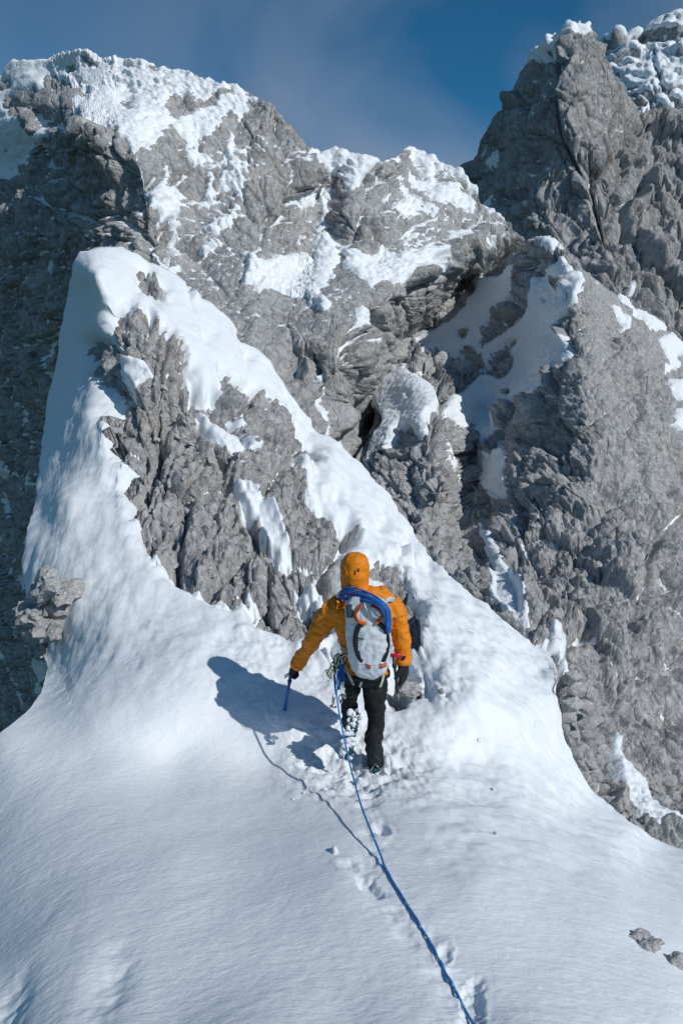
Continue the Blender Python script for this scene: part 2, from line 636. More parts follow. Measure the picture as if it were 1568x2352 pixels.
def terrain(name, L, rock_mat, snow_mat, rock_d, snow_d, cut, min_snow, min_rock, label, cat, rock_cull=True, snow_top=None):
    """rock sheet and the snow lying on it; snow patches and outcrops become parts"""
    sh = L.shape
    N = L.N
    Pr = L.P + N * rock_d.reshape(sh)[..., None]
    Ps = L.P + N * snow_d.reshape(sh)[..., None]
    diff = (snow_d - rock_d).reshape(sh)
    ks = cells_any(diff > -cut)
    kr = cells_any(diff < cut) if rock_cull else np.ones((sh[0] - 1, sh[1] - 1), bool)
    rp, rrest = grid_parts(Pr, kr, L.flip, min_rock)
    root = add_obj(name, mesh_from(name, *rp[0], smooth=False), rock_mat, kind='structure', label=label, cat=cat)
    for v, f in rp[1:]:
        add_obj('rock_outcrop', mesh_from('rock_outcrop', v, f, smooth=False), rock_mat, root)
    if rrest:
        add_obj('rock_fragments', mesh_from('rock_fragments', *rrest), rock_mat, root, kind='stuff')
    sp, srest = grid_parts(Ps, ks, L.flip, min_snow)
    snows = []
    for i, (v, f) in enumerate(sp):
        if i == 0 and snow_top:
            snows.append(add_obj(snow_top[0], mesh_from(snow_top[0], v, f), snow_mat, kind='structure', label=snow_top[1], cat='snow'))
        else:
            snows.append(add_obj('snow_patch', mesh_from('snow_patch', v, f), snow_mat, root))
    if srest:
        add_obj('snow_dusting', mesh_from('snow_dusting', *srest), snow_mat, root, kind='stuff')
    return root, Pr, Ps

def frayed(L, mask, px, scale, seed):
    """sample a traced mask with the lookup wobbled, so that patch edges are ragged"""
    p, n, uv = L.flat()
    a = fbm(p / scale, 4, seed, 0.6) * px
    b = fbm(p / scale, 4, seed + 40, 0.6) * px
    return sample(mask, uv[:, 0] + a, uv[:, 1] + b)

# ================================================================== BACK WALL (left and centre)
T2 = (0, 0)
T3 = (783.6, 0)
T4 = (0, 551.1)
T5 = (783.6, 551.1)
T6 = (0, 1102.3)
T7 = (783.6, 1194.0)

wall_snow = tile(*T2,
    (-400,330, 0,345, 45,305, 90,284, 220,300, 250,262, 300,242, 400,236, 450,260, 520,283, 570,298, 700,290, 800,314, 850,342, 960,382, 1100,405, 1190,450, 1130,470, 1160,510, 1120,530, 1080,545, 1050,515,
     1040,560, 985,590, 960,640, 890,650, 875,690, 920,690, 940,720, 930,755, 880,760, 855,720, 860,640, 820,620, 790,560, 760,570, 745,590, 715,560, 690,570, 680,590, 730,660, 700,690, 620,680, 630,720,
     680,780, 700,850, 740,860, 755,800, 740,780, 770,755, 800,820, 850,860, 820,890, 830,940, 820,1000, 830,1100, 825,1200, 800,1180, 790,1130, 795,1050, 770,980, 720,960, 680,900, 640,800, 620,720,
     570,680, 545,600, 480,575, 430,565, 370,570, 290,610, 330,565, 370,540, 375,505, 330,540, 270,560, 260,600, 200,650, 170,720, 130,790, 80,850, 60,870, 30,820, 0,840, -400,900),
    (1040,600, 1065,620, 1080,700, 1100,750, 1140,750, 1140,800, 1110,800, 1100,890, 1060,850, 1000,830, 1020,780, 1050,740, 1040,660),
    (930,880, 950,830, 950,770, 920,780, 970,740, 980,830, 990,860, 960,930, 930,920),
    (920,1060, 960,1030, 1010,990, 1080,960, 1110,920, 1105,950, 1070,1000, 1050,1050, 1000,1090, 950,1080),
    (910,1150, 960,1105, 1020,1110, 980,1150, 920,1200),
    (690,1160, 710,1150, 760,1190, 840,1210, 840,1245, 780,1240, 720,1200),
    (1420,670, 1500,700, 1600,690, 1600,760, 1540,800, 1530,830, 1505,900, 1500,1000, 1520,1060, 1480,1060, 1480,960, 1480,870, 1430,960, 1380,960, 1360,920, 1400,880, 1460,860, 1480,780),
    (1460,1080, 1520,1080, 1545,1160, 1520,1285, 1460,1260, 1440,1180),
    (1310,560, 1350,600, 1370,620, 1330,590),
    (230,830, 250,800, 245,860, 260,880)) \
  + tile(*T4, (1120,60, 1180,90, 1290,90, 1330,60, 1400,70, 1440,130, 1500,140, 1490,200, 1470,250, 1520,320, 1490,340, 1440,300, 1390,250, 1340,270, 1290,240, 1240,220, 1180,250, 1160,210, 1100,200, 1120,140),
    (1420,600, 1460,580, 1480,600, 1440,625),
    (0,1020, 40,1040, 90,1080, 60,1100, 0,1085, -100,1060), (100,1100, 150,1060, 180,1030, 170,1090, 135,1180, 110,1140)) \
  + tile(*T6, (-60,720, 0,730, 50,760, 60,820, 0,825, -60,800), (165,820, 240,800, 240,900, 205,980, 165,1040)) \
  + tile(*T3, (-10,695, 60,730, 130,720, 190,740, 140,790, 100,810, 60,870, 0,850),
    (390,890, 450,860, 480,830, 540,870, 600,920, 612,985, 560,960, 480,930, 400,910),
    (230,800, 270,840, 300,890, 350,920, 360,960, 280,1010, 260,980, 270,940, 320,925, 260,860),
    (520,1085, 575,1078, 540,1102), (580,1120, 620,1108, 632,1140, 590,1142), (620,945, 700,958, 745,1000, 755,1040, 715,1000),
    (270,700, 320,680, 360,715, 420,720, 465,755, 440,770, 400,750, 420,810, 400,830, 370,780, 330,730, 290,730),
    (480,790, 570,780, 610,820, 640,880, 610,900, 570,830, 540,810), (280,790, 340,800, 330,860, 290,850), (380,800, 420,780, 430,830, 400,850)) \
  + tile(*T5, (0,40, 60,45, 110,70, 160,80, 190,50, 250,85, 330,80, 390,85, 430,110, 470,150, 440,175, 400,160, 340,150, 300,180, 260,205, 220,180, 160,190, 130,220, 110,180, 60,150, 20,130),
    (30,410, 60,370, 70,330, 100,330, 140,380, 90,410), (0,480, 60,470, 100,450, 150,490, 80,490), (240,400, 270,395, 290,425, 250,430))
wall_rock = tile(*T2,
    (20,490, 50,430, 110,410, 200,400, 240,420, 200,380, 200,350, 250,340, 300,370, 330,400, 370,375, 420,430, 400,480, 340,500, 290,540, 200,530, 120,530, 70,530),
    (100,545, 180,535, 270,555, 240,590, 170,610, 130,590),
    (775,430, 810,425, 880,460, 890,490, 960,465, 1040,430, 1080,430, 1085,455, 1000,480, 900,520, 810,550, 770,540, 765,490),
    (0,370, 30,360, 50,400, 0,430), (350,260, 400,265, 440,290, 440,310, 380,290), (270,310, 330,290, 360,320),
    (510,380, 560,380, 620,420, 620,440, 540,400), (540,420, 600,460, 640,530, 580,510), (720,325, 790,330, 840,350, 760,342))

wall_pts = [(-240,200,115), (0,175,104), (45,148,101), (115,152,97), (190,123,91), (340,152,86), (410,165,85), (500,205,83), (570,212,82), (620,240,80), (680,300,79), (720,345,80), (800,352,81), (870,375,81), (910,365,95), (940,347,103), (1000,375,102),
    (1060,400,99), (1095,440,97), (1100,470,94), (1160,510,91), (1195,545,90), (1300,620,100), (1420,700,100),
    (190,290,72), (250,292,70), (300,300,68), (330,400,63), (342,480,60), (350,580,57), (345,660,55),
    (250,450,67), (150,450,79), (60,450,92), (0,450,100), (-240,450,135), (250,600,66), (150,650,80), (60,700,95), (0,750,106), (-240,750,145),
    (150,900,86), (100,1000,94), (0,1050,114), (60,1350,110), (0,1400,122), (-240,1300,160), (0,1700,130), (100,1650,115), (-240,1750,170), (250,900,70), (140,350,84), (60,380,98),
    (100,220,92), (60,300,93), (0,320,101), (200,220,85), (150,290,78), (300,230,81), (-240,320,122),
    (370,350,68), (450,300,76), (450,250,80), (400,450,65), (450,600,59), (560,280,79), (530,320,76), (600,350,73), (550,450,67), (650,450,69), (700,400,75), (600,600,58), (640,590,62), (700,640,61), (640,700,54), (750,700,53),
    (740,440,79), (760,520,72), (800,480,70), (850,440,76), (880,480,74), (820,570,66), (870,600,66), (950,620,65), (860,700,55), (950,700,63), (1000,560,77), (1050,580,78), (1000,480,85), (950,420,93), (1090,520,87),
    (1060,640,90), (1000,740,86), (1100,700,98), (700,850,48), (800,850,48), (850,900,57), (800,1000,51), (850,980,65), (900,900,74), (950,800,82), (1000,800,92), (1200,700,105), (1300,800,100), (500,800,47), (600,900,44),
    (700,1100,42), (850,1150,55), (400,900,44), (300,1000,62), (300,1300,70), (1100,1000,90), (1420,1000,100)]
wall_field = depth_field([(u, v, 58 + (y - 58) * 0.68 if y > 58 else y) for u, v, y in wall_pts], 0.03)
wall_pairs = [(-240,215,-240,1780), (0,172,0,1780), (45,145,45,1775), (115,150,110,1760), (190,121,190,1300), (270,148,270,900), (340,150,340,860), (410,163,410,900), (500,203,500,950), (570,210,570,1020), (620,238,620,1090), (680,298,680,1180), (720,345,720,1250),
    (800,351,800,1250), (870,375,870,1200), (905,365,905,1150), (940,345,940,1120), (1000,373,1000,1050), (1060,398,1060,1000), (1095,440,1095,950), (1100,470,1110,940), (1160,508,1165,920), (1195,543,1200,900), (1300,620,1300,900), (1420,700,1420,950)]
LW = Loft(wall_pairs, 600, 390, wall_field, (4, 45, -12), jag=5, jag_scale=30, seed=4)
p, n, uv = LW.flat()
wall_mask = boxblur(boxblur(raster(wall_snow, wall_rock), 2), 2)
f = frayed(LW, wall_mask, 11.0, 2.0, 11) - 0.5
g = sample(boxblur(boxblur(raster(wall_snow, wall_rock), 6), 6), uv[:, 0], uv[:, 1])
LW.soften(14)
rd = rock_relief(p, ((9.0, .13), (4.2, .26), (2.0, .42), (0.95, .55), (0.45, .6)), seed=20, stretch=(1.0, 0.38, 1.0))
flat_ = np.clip((n[:, 2] - 0.45) / 0.35, 0, 1)
cap_ = np.clip((300 - uv[:, 1]) / 90, 0, 1) * np.clip((330 - uv[:, 0]) / 80, 0, 1)      # smooth drifted summit cap
rd = (rd * (1 - 0.85 * flat_) * LW.face * (1 - 0.7 * cap_)).astype(np.float32)
Pt = (LW.P + LW.N * rd.reshape(LW.shape)[..., None])
keepN = LW.N
nz = LW.normals(smooth_grid(Pt, 3))[..., 2].ravel()
LW.N = keepN
ledge = np.clip((nz - 0.64) / 0.25, 0, 1) * np.clip((820 - uv[:, 1]) / 300, 0, 1) * np.clip((uv[:, 0] + 60) / 120, 0, 1)
sd, rd = lay_snow(LW, rd, f, g, 0.24, 0.22 * LW.face * (1 - 0.75 * cap_), 0.5, 31, keep=0.3, iters=3)
sd = sd + 0.36 * ledge * np.clip(0.75 + 1.4 * fbm(p / 7.0, 2, 36), 0.15, 1.2) - 0.02
terrain('mountain_wall', LW, ROCK_WALL, SNOW_FAR, rd, sd, 0.13, 60, 200, 'broad grey rock wall with snowy crest behind the snow ridge', 'mountain')

# ================================================================== FAR TOWER (right)
tower_snow = tile(*T3,
    (840,272, 890,240, 930,200, 980,160, 1010,125, 1080,110, 1125,120, 1135,160, 1070,190, 1040,180, 1000,230, 960,250, 930,300, 890,290, 870,300), (850,350, 890,350, 890,375, 850,375), (800,490, 870,490, 870,520, 820,515), (890,410, 920,420, 930,460, 900,450),
    (960,290, 985,340, 970,340), (620,920, 660,900, 700,860, 690,920, 680,960, 630,940), (650,720, 700,670, 750,600, 730,700, 720,760, 660,770, 640,740), (1320,475, 1410,445, 1470,470, 1490,500, 1420,490, 1390,530, 1350,500),
    (910,760, 950,770, 990,800, 960,800), (800,780, 850,770, 830,800), (1340,845, 1370,860, 1400,910, 1360,880), (1460,990, 1490,1020, 1470,1030), (950,950, 965,940, 950,985), (940,520, 965,590, 950,590)) \
  + tile(*T5, (1330,180, 1370,140, 1395,165, 1375,200, 1350,245))
tower_pts = [(1040,480,225), (1080,400,222), (1095,330,220), (1130,270,215), (1180,200,208), (1210,140,204), (1260,95,198), (1310,65,194), (1355,65,196), (1370,100,200), (1400,150,206), (1430,200,206), (1460,258,206), (1490,250,210), (1568,250,212), (1760,240,220),
    (1160,350,204), (1130,430,205), (1200,300,188), (1215,420,180), (1280,200,184), (1330,180,182), (1370,250,183), (1300,330,176), (1270,440,178), (1400,330,178), (1440,330,182), (1480,330,186), (1568,340,188), (1760,340,195), (1150,500,190), (1100,480,206), (1180,560,176),
    (1250,520,166), (1300,550,163), (1400,500,162), (1480,470,172), (1530,500,168), (1568,460,172), (1700,500,172), (1300,700,148), (1400,650,146), (1500,650,150), (1568,750,138), (1760,800,138), (1500,850,125), (1760,1100,112), (1200,800,140), (1040,600,200)]
tower_pairs = [(1040,520,1040,760), (1075,420,1080,780), (1080,400,1085,780), (1095,330,1100,790), (1130,270,1130,800), (1180,200,1175,820), (1195,160,1200,830), (1215,138,1225,850), (1260,95,1265,860), (1305,64,1310,880), (1350,65,1350,900), (1362,75,1365,910), (1370,110,1380,920),
    (1400,150,1410,950), (1430,205,1440,960), (1460,260,1465,980), (1490,250,1495,1000), (1568,250,1568,1050), (1760,240,1760,1150)]
LE = Loft(tower_pairs, 310, 310, depth_field(tower_pts, 0.02), (25, 80, -30), jag=7, jag_scale=18, seed=9)
p, n, uv = LE.flat()
f = frayed(LE, boxblur(boxblur(raster(tower_snow), 2), 1), 6.0, 6.0, 51) - 0.5
g = sample(boxblur(boxblur(raster(tower_snow), 5), 5), uv[:, 0], uv[:, 1])
LE.soften(10)
rd = rock_relief(p, ((24, .13), (11, .24), (5.0, .40), (2.4, .5), (1.2, .55)), seed=60, stretch=(1.0, 0.6, 0.55)) * LE.face
Pt = (LE.P + LE.N * rd.reshape(LE.shape)[..., None])
keepN = LE.N
nz = LE.normals(smooth_grid(Pt, 2))[..., 2].ravel()
LE.N = keepN
ledge = np.clip((nz - 0.74) / 0.25, 0, 1) * np.clip((700 - uv[:, 1]) / 500, 0, 1)
sd, rd = lay_snow(LE, rd, f, g, 0.7, 0.5, 1.4, 71, keep=0.6, iters=2)
sd = sd + 0.9 * ledge - 0.25
terrain('mountain_tower', LE, ROCK_FAR, SNOW_FAR, rd, sd, 0.5, 50, 200, 'tall dark rock tower rising against the sky on the right', 'mountain')

# snowy peak behind the tower
peak_pts = [(1330,160,320), (1385,140,310), (1420,85,300), (1480,100,305), (1530,65,300), (1568,50,298), (1760,30,300), (1420,200,285), (1500,200,270), (1568,180,268), (1700,180,270), (1450,320,255), (1568,320,250), (1760,320,250), (1330,320,290)]
peak_pairs = [(1320,190,1330,330), (1385,140,1385,340), (1400,102,1400,345), (1420,83,1420,350), (1440,92,1440,350), (1480,100,1480,350), (1500,78,1500,350), (1530,65,1530,350), (1568,48,1568,350), (1650,35,1650,350), (1760,50,1760,350)]
LP = Loft(peak_pairs, 190, 130, depth_field(peak_pts, 0.02), (20, 80, -30), jag=9, jag_scale=25, seed=12)
p, n, uv = LP.flat()
LP.soften(8)
rd = rock_relief(p, ((22, .2), (10, .3), (5.0, .32), (2.5, .3)), seed=80, step=0.15)
Pt = (LP.P + LP.N * rd.reshape(LP.shape)[..., None])
keepN = LP.N
nz = LP.normals(smooth_grid(Pt, 2))[..., 2].ravel()
LP.N = keepN
sd = smooth_grid(rd.reshape(LP.shape), 5).ravel() + 2.0 * np.clip((nz - 0.2) / 0.5, 0, 1) - 0.8 + 0.7 * fbm(p / 6.0, 4, 91, 0.6)
terrain('snowy_peak', LP, ROCK_FAR, SNOW_FAR, rd, sd, 0.5, 60, 200, 'snow plastered peak behind the rock tower at the right edge', 'mountain')

# ================================================================== MIDDLE BUTTRESS (right)
mid_snow = tile(*T5,
    (320,505, 360,430, 500,365, 570,300, 575,260, 610,220, 590,140, 700,160, 790,110, 830,130, 810,200, 830,230, 790,270, 750,290, 700,330, 690,370, 680,420, 640,480, 640,520, 590,490, 520,510, 440,490, 380,515),
    (860,290, 900,200, 960,100, 1010,80, 1060,110, 1065,160, 1090,210, 1070,300, 1050,350, 1010,380, 1010,440, 1060,480, 1030,560, 970,600, 960,650, 970,700, 920,720, 850,715, 800,755, 740,780, 730,850, 720,900, 690,935, 640,970, 620,920, 600,880, 520,860, 500,800,
     480,745, 470,700, 540,700, 600,660, 630,620, 640,500, 700,440, 760,410, 800,380),
    (170,620, 220,600, 300,585, 350,615, 430,650, 450,700, 465,780, 430,775, 390,800, 400,890, 420,890, 340,905, 340,870, 300,850, 250,860, 230,960, 220,1010, 190,960, 150,960, 110,1020, 70,990, 140,890, 180,830, 150,790, 130,720, 150,660),
    (600,1000, 650,970, 690,1000, 740,940, 770,980, 770,1040, 790,1130, 800,1240, 760,1230, 710,1200, 650,1120, 600,1060), (480,890, 510,950, 525,1000, 515,1100, 490,1010),
    (1250,235, 1300,262, 1340,310, 1400,330, 1450,340, 1525,405, 1430,415, 1390,390, 1320,320, 1270,290), (1220,290, 1270,310, 1320,370, 1330,410, 1290,420, 1250,370), (1440,460, 1500,425, 1600,440, 1600,520, 1520,540, 1550,600, 1500,600, 1470,540),
    (1500,630, 1540,640, 1600,680, 1600,780, 1540,700, 1510,680), (1540,770, 1600,780, 1600,890, 1540,880, 1510,850), (1165,145, 1190,155, 1222,200, 1190,205), (860,0, 940,-12, 1000,10, 1015,50, 940,40, 900,20)) \
  + tile(*T7, (620,-10, 650,40, 690,50, 700,100, 730,150, 790,260, 830,350, 835,430, 865,505, 830,510, 740,430, 680,365, 700,250, 660,150, 640,100), (800,60, 830,80, 850,130, 840,145, 810,100), (770,-5, 800,0, 810,20, 790,20),
    (950,480, 1000,500, 1030,560, 1040,620, 1075,690, 1030,690, 980,600, 920,570, 880,530, 960,540), (1240,930, 1270,980, 1280,1040, 1340,1120, 1420,1200, 1440,1260, 1500,1330, 1640,1340, 1640,1500, 1480,1440, 1440,1450, 1420,1450, 1350,1380, 1290,1290, 1270,1180, 1250,1110, 1240,1000),
    (980,820, 1030,845, 1042,880, 1000,892))
mid_rock = tile(*T5, (680,530, 720,500, 750,480, 830,450, 820,480, 780,520, 770,590, 740,630, 700,620, 650,610), (740,690, 770,680, 772,710, 745,722), (540,410, 580,408, 582,440, 550,450), (990,200, 1040,190, 1050,230, 1000,250), (920,270, 950,270, 940,295),
    (1010,380, 1040,380, 1040,440, 1015,440), (570,850, 610,850, 600,875), (470,715, 500,710, 490,735), (1030,350, 1085,360, 1070,385), (640,410, 670,400, 665,440, 645,450), (770,360, 800,360, 810,380, 780,385), (1020,260, 1050,265, 1040,290),
    (300,705, 330,705, 325,722, 308,722), (540,790, 552,790, 550,805, 540,805))
mid_pts = [(1240,550,62), (1200,572,65), (1090,640,77), (1000,740,73.5), (940,800,70), (880,860,63), (855,930,57.5), (850,980,54), (820,1040,49), (780,1100,47), (700,1160,46),
    (1310,620,54), (1320,700,49.5), (1320,800,46.5), (1300,900,44), (1280,1000,42.5), (1355,850,44), (1355,950,41.3), (1355,1050,39), (1345,1200,35.5), (1340,1120,37.2),
    (1450,800,51), (1450,1000,41.5), (1520,1000,44), (1568,900,51), (1568,1100,44), (1760,1100,52), (1760,950,64), (1540,790,61), (1480,740,61), (1400,690,60), (1400,780,52), (1600,820,66), (1420,900,45),
    (1200,1000,46), (1180,1100,42), (1170,1200,38), (1230,930,47), (1200,700,61), (1150,750,65), (1100,800,65), (1050,850,62), (1200,850,56), (1100,950,57), (1130,1050,48), (1050,900,55), (1260,640,58), (1260,760,53),
    (950,880,55), (930,960,51), (890,980,51), (960,985,46), (1010,960,48), (950,1150,40), (1000,1250,35), (1030,1120,40), (1060,1330,30), (900,1080,44), (890,1200,38), (1035,1000,47), (1070,1060,50), (1080,1120,48), (1090,1200,42), (1108,1280,36),
    (1140,1130,43.5), (1170,1160,41), (1120,1240,36.5), (1135,1300,32), (1180,1400,24.5), (1210,1470,20.5),
    (1250,1250,33), (1300,1300,30), (1400,1300,30.5), (1500,1300,32), (1600,1300,36), (1760,1400,38), (1250,1400,25), (1350,1500,22), (1500,1500,24), (1650,1600,25), (1300,1600,17), (1400,1650,18), (1500,1700,18.5), (1330,1750,14.5), (1420,1780,15.2), (1440,1830,14.6), (1550,1850,14.8),
    (1400,1950,12.5), (1500,2000,12), (1620,2050,12.2), (1760,2200,11), (1760,1900,16), (1250,1720,15.5), (1100,1600,19), (1000,1500,23), (860,1400,31), (760,1300,38), (1620,2160,11)]
mid_pairs = [(700,1150,700,1300), (780,1095,770,1330), (820,1038,820,1380), (850,978,860,1410), (858,925,890,1440), (880,858,930,1470), (940,798,990,1510), (1000,740,1050,1560), (1090,640,1120,1610), (1190,575,1200,1680), (1215,553,1225,1710), (1240,547,1250,1740), (1285,558,1290,1830),
    (1330,608,1335,1910), (1400,668,1400,1990), (1480,718,1480,2080), (1540,768,1540,2130), (1600,820,1620,2170), (1760,950,1760,2210)]
LM = Loft(mid_pairs, 430, 500, depth_field(mid_pts, 0.022), (6, 22, -9), jag=6, jag_scale=28, seed=15, skirt=(-1.5, -4.0, -22))
p, n, uv = LM.flat()
f = frayed(LM, boxblur(boxblur(raster(mid_snow, mid_rock), 2), 1), 7.0, 1.2, 111) - 0.5
dist = np.linalg.norm(p, axis=1)
k = np.clip(dist / 45.0, 0.3, 1.15).astype(np.float32)
pillar = np.clip((uv[:, 0] - 1290) / 60, 0, 1) * np.clip((1250 - uv[:, 1]) / 200, 0, 1)       # smooth slab
rough = (1 - 0.6 * pillar).astype(np.float32)
g = sample(boxblur(boxblur(raster(mid_snow, mid_rock), 6), 6), uv[:, 0], uv[:, 1])
LM.soften(8)
coarse = rock_relief(p, ((5.5, .15), (2.6, .26), (1.3, .42)), seed=120)
fine = rock_relief(p, ((0.62, .58), (0.3, .68), (0.15, .68)), seed=126, step=0.16)
rd = (k * rough * coarse + (0.65 + 0.35 * rough) * fine) * LM.face
sd, rd = lay_snow(LM, rd, f, g, 0.20 * k, 0.07, 0.4, 131, iters=4, keep=0.05)
MID_ROOT, PMR, PMS = terrain('rock_buttress', LM, ROCK_MID, SNOW_MID, rd, sd, 0.07, 60, 250, 'grey limestone buttress with a shaded snow bowl, right of the climber', 'mountain')

# ================================================================== SNOW RIDGE AND NEAR CRAG
crag_rock = tile(*T4,
    (490,340, 520,315, 600,320, 660,340, 700,345, 760,380, 800,440, 850,500, 855,560, 860,620, 900,650, 930,690, 1000,705, 1030,690, 1020,640, 1000,565, 1040,595, 1100,640, 1200,700, 1270,760, 1330,830, 1380,880, 1430,930, 1440,1000, 1400,1000, 1340,970, 1370,1050, 1390,1130, 1400,1170,
     1440,1230, 1500,1285, 1550,1330, 1570,1400, 1590,1600, 1545,1640, 1530,1720, 1430,1785, 1380,1790, 1270,1752, 1170,1702, 1180,1602, 1150,1592, 1050,1632, 990,1612, 900,1582, 850,1552, 770,1502, 720,1432, 680,1412, 650,1352, 630,1302, 610,1192, 540,1132,
     540,1100, 560,1050, 590,1020, 540,1000, 500,930, 480,850, 480,760, 490,700, 460,660, 430,630, 400,600, 380,540, 355,480, 400,455, 450,480, 480,475, 492,530, 530,520, 530,470, 500,400),
    (615,135, 660,145, 700,180, 755,230, 755,275, 700,245, 640,200), (632,86, 658,98, 662,118, 640,108), (840,198, 890,203, 940,240, 965,295, 900,250), (1070,378, 1120,410, 1165,462, 1120,450), (1340,778, 1392,830, 1385,855, 1345,802), (900,390, 930,410, 975,470, 960,470, 920,430),
    (1440,1030, 1480,1050, 1470,1075, 1445,1060)) \
  + tile(*T7, (130,178, 180,185, 240,205, 285,250, 305,300, 335,390, 350,450, 365,560, 358,600, 310,575, 290,480, 260,400, 210,330, 180,260, 150,210), (220,695, 250,725, 300,715, 348,715, 342,755, 305,765, 290,812, 250,818, 212,790),
    (453,765, 478,778, 478,802, 452,806), (38,0, 82,8, 104,60, 92,84, 60,50), (180,-30, 200,10, 225,45, 205,40), (298,70, 325,85, 312,125, 300,110), (-60,560, -30,550, 0,600, -20,640, -50,610))
crag_rock += [[(868, 1172), (890, 1180), (905, 1208), (885, 1200)], [(796, 1180), (815, 1188), (832, 1232), (812, 1222)], [(930, 1236), (944, 1244), (950, 1284), (936, 1270)], [(984, 1278), (1000, 1286), (1004, 1312), (990, 1304)],
    [(700, 1014), (716, 1020), (726, 1056), (708, 1044)], [(770, 1110), (784, 1116), (794, 1146), (778, 1138)], [(640, 905), (652, 912), (668, 945), (650, 932)], [(905, 1255), (918, 1262), (922, 1290), (908, 1280)], [(560, 800), (572, 806), (590, 838), (572, 826)]]
crag_snow = tile(*T4, (505,560, 560,540, 665,552, 695,620, 640,655, 600,695, 555,662, 515,600), (870,700, 940,715, 985,760, 1025,820, 1080,835, 1135,880, 1190,965, 1120,985, 1060,955, 1000,912, 940,865, 915,800),
    (1060,770, 1100,780, 1150,830, 1120,830, 1080,800)) \
  + tile(*T6, (1072,5, 1130,2, 1205,75, 1275,165, 1315,240, 1345,300, 1335,365, 1258,352, 1228,282, 1188,242, 1176,180, 1106,122, 1092,62), (1325,395, 1400,415, 1450,405, 1505,450, 1535,515, 1480,515, 1440,485, 1400,505, 1345,482))
ridge_pts = [(784,2352,2.63), (784,2540,2.1), (400,2352,2.75), (100,2352,2.94), (0,2352,3.08), (-180,2352,3.5), (-180,2540,2.9), (400,2540,2.15), (1100,2352,2.62), (1568,2352,2.9), (1820,2540,2.7), (1200,2540,2.1), (1820,2250,4.2),
    (784,2000,4.1), (400,2000,4.3), (200,2000,4.47), (80,2000,4.72), (-20,2000,5.05), (-180,2000,6.0), (200,2180,3.46), (80,2180,3.64), (0,2180,3.85), (1100,2000,4.2), (1400,2100,4.05), (1568,2100,4.6), (1720,2050,5.9),
    (860,1768,6.45), (784,1770,6.45), (600,1770,6.5), (400,1770,6.5), (200,1740,6.75), (100,1710,7.3), (0,1690,7.8), (-180,1810,7.4), (1100,1768,6.65), (1250,1800,6.9), (1350,1850,7.3), (1450,1920,6.7), (1200,1650,8.5),
    (1720,1985,6.9), (1568,1950,7.2), (1500,1925,7.4), (1400,1840,8.0), (1330,1740,8.7), (1306,1640,9.9), (1298,1545,11.6), (1270,1500,13), (1200,1445,13.5), (1090,1370,14.2), (1005,1300,15.2),
    (900,1560,8.9), (700,1560,9.0), (1100,1560,9.4), (500,1500,9.8), (330,1560,9.3), (1000,1420,11.4), (1150,1500,11.3), (200,1620,8.52), (110,1620,9.1), (400,1650,7.85), (350,1430,11.0), (250,1450,11.2), (1230,1560,11.0),
    (110,1530,12), (90,1440,12.8), (62,1370,13.6), (50,1290,14.4), (60,1230,15), (82,1150,16.8), (100,1000,20.5), (118,880,23.5), (140,760,24.5), (160,650,24.5), (175,585,23.5), (275,563,23.2), (330,590,22.8), (430,640,22.6), (540,745,21.9), (640,860,20.9), (720,980,19.9),
    (830,1065,18.6), (890,1135,17.9), (950,1220,16.6),
    (185,620,20.9), (215,680,19.6), (240,740,18.7), (243,820,17.9), (240,900,17.1), (235,960,16.6), (200,1000,16.3), (160,1080,16), (130,1150,15), (150,1250,13.6), (100,1290,13.6), (200,1150,14.5), (255,1070,15.2), (200,1350,12.3), (130,1400,12.4), (300,1300,12.5), (170,850,20.6), (175,750,21.8), (150,950,19),
    (280,1070,15.0), (320,1240,13.0), (400,1310,12.3), (500,1370,11.7), (590,1360,11.8), (690,1430,11.1), (760,1430,11.0), (270,720,18.7), (350,760,18.1), (300,850,17.1), (400,900,16.7), (500,900,17.2), (350,1000,15.5), (500,1050,15.4), (600,1000,16.5), (450,1200,13.6), (600,1200,13.9), (700,1150,15.1),
    (700,1300,12.5), (800,1250,13.9), (850,1350,12.7), (900,1300,13.9), (950,1400,12.0), (300,640,21), (400,700,20), (500,800,19.2), (620,950,18), (750,1080,16.5), (850,1180,15.6)]
ridge_pts = [q for q in ridge_pts if q[:2] not in ((900, 1560), (700, 1560), (500, 1500))]
ridge_pts = [(u, v, y * (1 + 0.10 * min(1.2, max(0, (v - 1800) / 550.0)))) for u, v, y in ridge_pts]
ridge_pts = [(u, v, y * (1 - 0.225 * min(1, max(0, (1770 - v) / 230.0)))) for u, v, y in ridge_pts] + [(500, 1520, 7.6), (660, 1632, 6.98), (780, 1640, 7.05), (900, 1650, 7.1), (700, 1530, 7.85), (900, 1560, 7.75)]
ridge_field = depth_field(ridge_pts, 0.05)
ridge_pairs = [(-420,1960,-420,2540), (-180,1815,-180,2540), (0,1682,20,2540), (60,1635,140,2540), (95,1590,220,2540), (110,1530,300,2540), (90,1440,440,2540), (62,1370,560,2540), (50,1290,589,2540), (60,1230,611,2540), (82,1150,633,2540), (100,1000,655,2540), (118,880,669,2540), (140,760,684,2540), (160,650,698,2540), (172,600,709,2540), (182,580,720,2540), (225,568,735,2540), (275,563,753,2540), (330,590,771,2540), (430,640,793,2540), (480,690,807,2540), (540,745,822,2540), (640,860,844,2540), (720,980,865,2540), (830,1065,895,2540), (890,1135,916,2540), (950,1220,938,2540), (1005,1300,960,2540), (1090,1370,1000,2540), (1195,1445,1040,2540), (1250,1492,1070,2540), (1274,1530,1100,2540), (1283,1601,1150,2540), (1291,1688,1215,2540), (1324,1762,1290,2540), (1370,1829,1380,2540), (1455,1895,1500,2540), (1500,1924,1570,2540), (1568,1950,1660,2540), (1720,1985,1820,2540), (1980,2060,2080,2540)]
